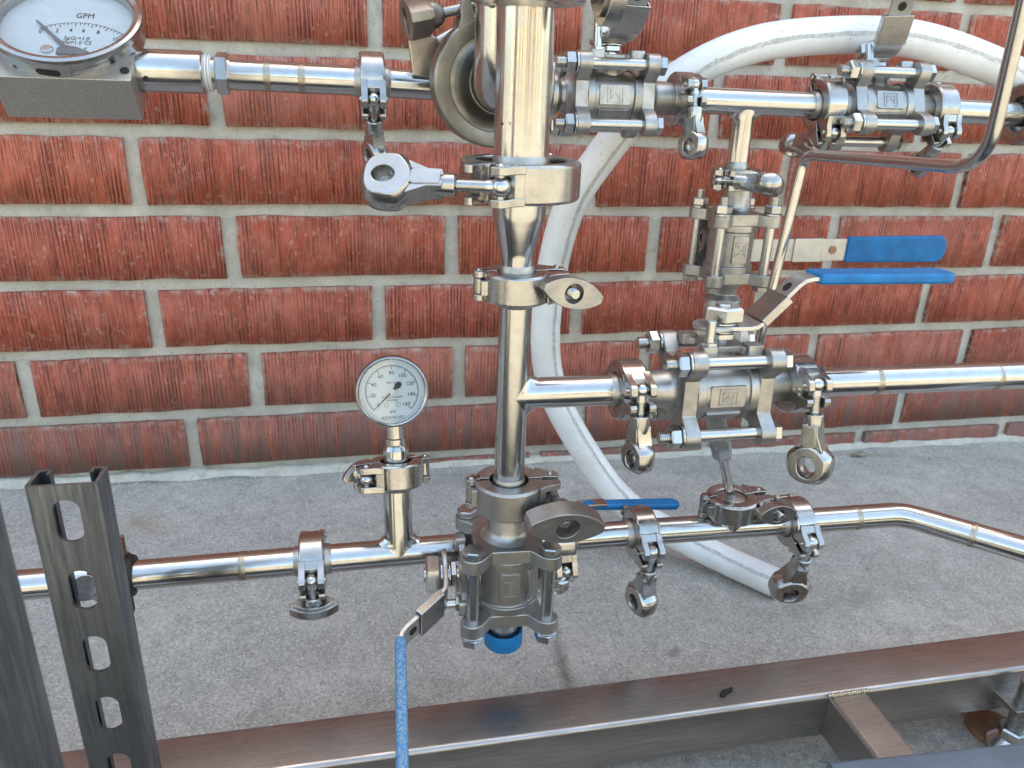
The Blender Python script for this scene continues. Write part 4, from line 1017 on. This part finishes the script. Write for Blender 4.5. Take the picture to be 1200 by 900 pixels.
# --- skid frame
ZB = 70.0; yf = PZ(800, 787, ZB).y; yn = yf-50.8; zbm = ZB-50.8
fr = thing('skid_frame', 'dark steel box tube skid frame lying just above the concrete', 'skid frame', loc((400, (yf+yn)/2, ZB)), None)
def tube_beam(b, a, d, w, h, r=4.5, Mx=None):
    a, d = V(a), V(d); ax = (d-a).normalized(); F = axes(a, V((0, 0, 1)).cross(ax) if abs(ax.z) < .9 else V((1, 0, 0)), V((0, 0, 1)) if abs(ax.z) < .9 else ax.cross(V((1, 0, 0))), ax)
    if F.to_3x3().determinant() < 0: F = F @ Matrix.Diagonal((-1, 1, 1, 1))
    b.ringprism(rrect(w, h, r, 6), rrect(w-6, h-6, max(.5, r-2.5), 6), 0, (d-a).length, F)
b = B(); tube_beam(b, (-700, 0, -25.4), (1400, 0, -25.4), 50.8, 50.8); part('rear_rail', b, 'mill', fr)
cx0, cx1 = PZ(965, 817, ZB), PZ(1022, 806, ZB)
xm = (cx0.x+cx1.x)/2-400; ym = yn-(yf+yn)/2
b = B(); tube_beam(b, (xm, ym-.5, -25.0), (xm-4, ym-420, -25.0), 38, 48); part('cross_member', b, 'mill2' if 'mill2' in M else 'mill', fr)
wb = B(); 
for i in range(16): wb.ball((xm-20+i*2.6, ym-1.0, .2+.5*sin(i*2.1)), 2.1, 8)
part('weld_bead', wb, 'weld', fr)
# nearer raised rail, post and levelling foot
zr = 200.0; r0 = PZ(968, 891, zr); r1 = PZ(1176, 871, zr)
t = thing('front_rail', 'blurred blue grey steel box tube across the lower right corner', 'steel rail', loc(r0), None)
dr_ = (r1-r0).normalized(); b = B(); tube_beam(b, V((0, -25.4, -25.4)), V((900, -25.4+900*dr_.y*.9, -25.4)), 50.8, 50.8, 4); part('box_tube', b, 'rail_blue_grey', t)
b = B(); b.box((840, -60, -112), (46, 46, 172)); part('leg', b, 'rail_blue_grey', t, 3)
pr = P(40, 740, -800)
t = thing('steel_post', 'blurred dark square steel post at the lower left edge', 'steel post', loc((pr.x, -825, 0)), None)
xr = P(41, 737, -800).x
b = B(); tube_beam(b, V((xr-25.4-pr.x, 0, -2)), V((xr-25.4-pr.x, 0, 900)), 50.8, 50.8, 5); part('box_tube', b, 'millv', t)
fp = PF(1186, 862, 22); 
t = thing('levelling_foot', 'threaded levelling foot with a hex nut on a round brown pad', 'levelling foot', loc((fp.x, fp.y, floor_z(fp.x))), None)
pad = PF(1166, 852, 6)-V((fp.x, fp.y, 0))
b = B(); b.lathe([(25, 0), (26, 1), (26, 5), (24, 6.5), (14, 7)], (pad.x, pad.y, -.5), (0, 0, 1), 40); part('pad', b, 'wood', t, .4)
b = B(); b.lathe([(20, 7), (20, 12), (13, 20), (11, 22)], (0, 0, -1), (0, 0, 1), 32); part('base_cone', b, 'bolt', t, .4)
b = B(); b.hexa((0, 0, 21.5), (0, 0, 33), 14); part('nut', b, 'bolt', t)
b = B(); b.thread((0, 0, 30), (0, 0, 92), 8.6, 2.2, 20); part('rod', b, 'bolt', t)
b = B(); b.box((14, 14, 60), (60, 46, 6)); part('bracket', b, 'mill', t, .6)

# --- litter
lp = PF(1008, 534, 2)
t = thing('dry_leaf', 'small pale dry leaf lying on the concrete by the foot of the wall', 'leaf', loc(lp), None)
vs = []; fs = []
for i in range(11):
    q = i/10; x = -20+40*q; w_ = 6.5*sin(pi*q)**.7; z = 1+3.5*sin(pi*q)
    vs += [V((x, -w_, z+1.5*sin(i))), V((x, 0, z-1.2)), V((x, w_, z+1.8*cos(i)))]
for i in range(10):
    for j in range(2): fs.append((i*3+j, i*3+3+j, i*3+4+j, i*3+1+j))
b = B(); b.add(vs, fs); lf = part('blade', b, 'leaf', t); sm = lf.modifiers.new('t', 'SOLIDIFY'); sm.thickness = .0006
b = B(); b.tube([(18, 0, 1.5), (60, -8, 2), (120, -24, 1.5), (165, -34, 1.2)], .9, 8); part('stalk', b, 'leaf', t)
tw = [PF(545, 545, 2), PF(572, 538, 5), PF(600, 534, 3), PF(640, 541, 2)]
t = thing('twig', 'thin curved dry straw on the concrete behind the upright tube', 'twig', loc(tw[0]), None)
b = B(); b.tube([p-tw[0] for p in smooth(tw, 5)], 1.3, 8); part('stalk', b, 'leaf', t)
sp_ = PZ(851, 811, ZB+1.2); t = thing('metal_scrap', 'tiny black flake lying on top of the long skid rail', 'scrap', loc(sp_), None)
b = B(); b.prism([(-8, -1), (-3, -3), (0, -1.2), (7, -2), (9, 1), (3, 1.6), (-2, 3), (-6, 2)], 0, 1.6, Matrix.Rotation(.4, 4, 'Z')); part('flake', b, 'black', t)

# --- grit and crumbs of mortar along the wall and scattered on the slab
rr = random.Random(5); b = B()
for i in range(420):
    x = rr.uniform(-150, 1500); y = -abs(rr.gauss(0, 1))*28-8 if i < 300 else rr.uniform(-560, -30); r_ = rr.uniform(.7, 2.6)*(1 if i < 300 else .8)
    c_ = V((x, y, floor_z(x)+r_*.3)); F = Matrix.Translation(c_) @ Matrix.Rotation(rr.uniform(0, 6), 4, 'Z') @ Matrix.Rotation(rr.uniform(0, 6), 4, 'X')
    b.add([V((1.3, 0, 0))*r_, V((-1, .3, 0))*r_, V((0, 1, .2))*r_, V((.1, -.9, 0))*r_, V((0, 0, .8))*r_, V((0, .1, -.7))*r_], [(0, 2, 4), (2, 1, 4), (1, 3, 4), (3, 0, 4), (2, 0, 5), (1, 2, 5), (3, 1, 5), (0, 3, 5)], F)
o = part('grit', b, 'mortar'); tag(o, 'loose grit and mortar crumbs scattered along the foot of the wall', 'grit', None, 'stuff')
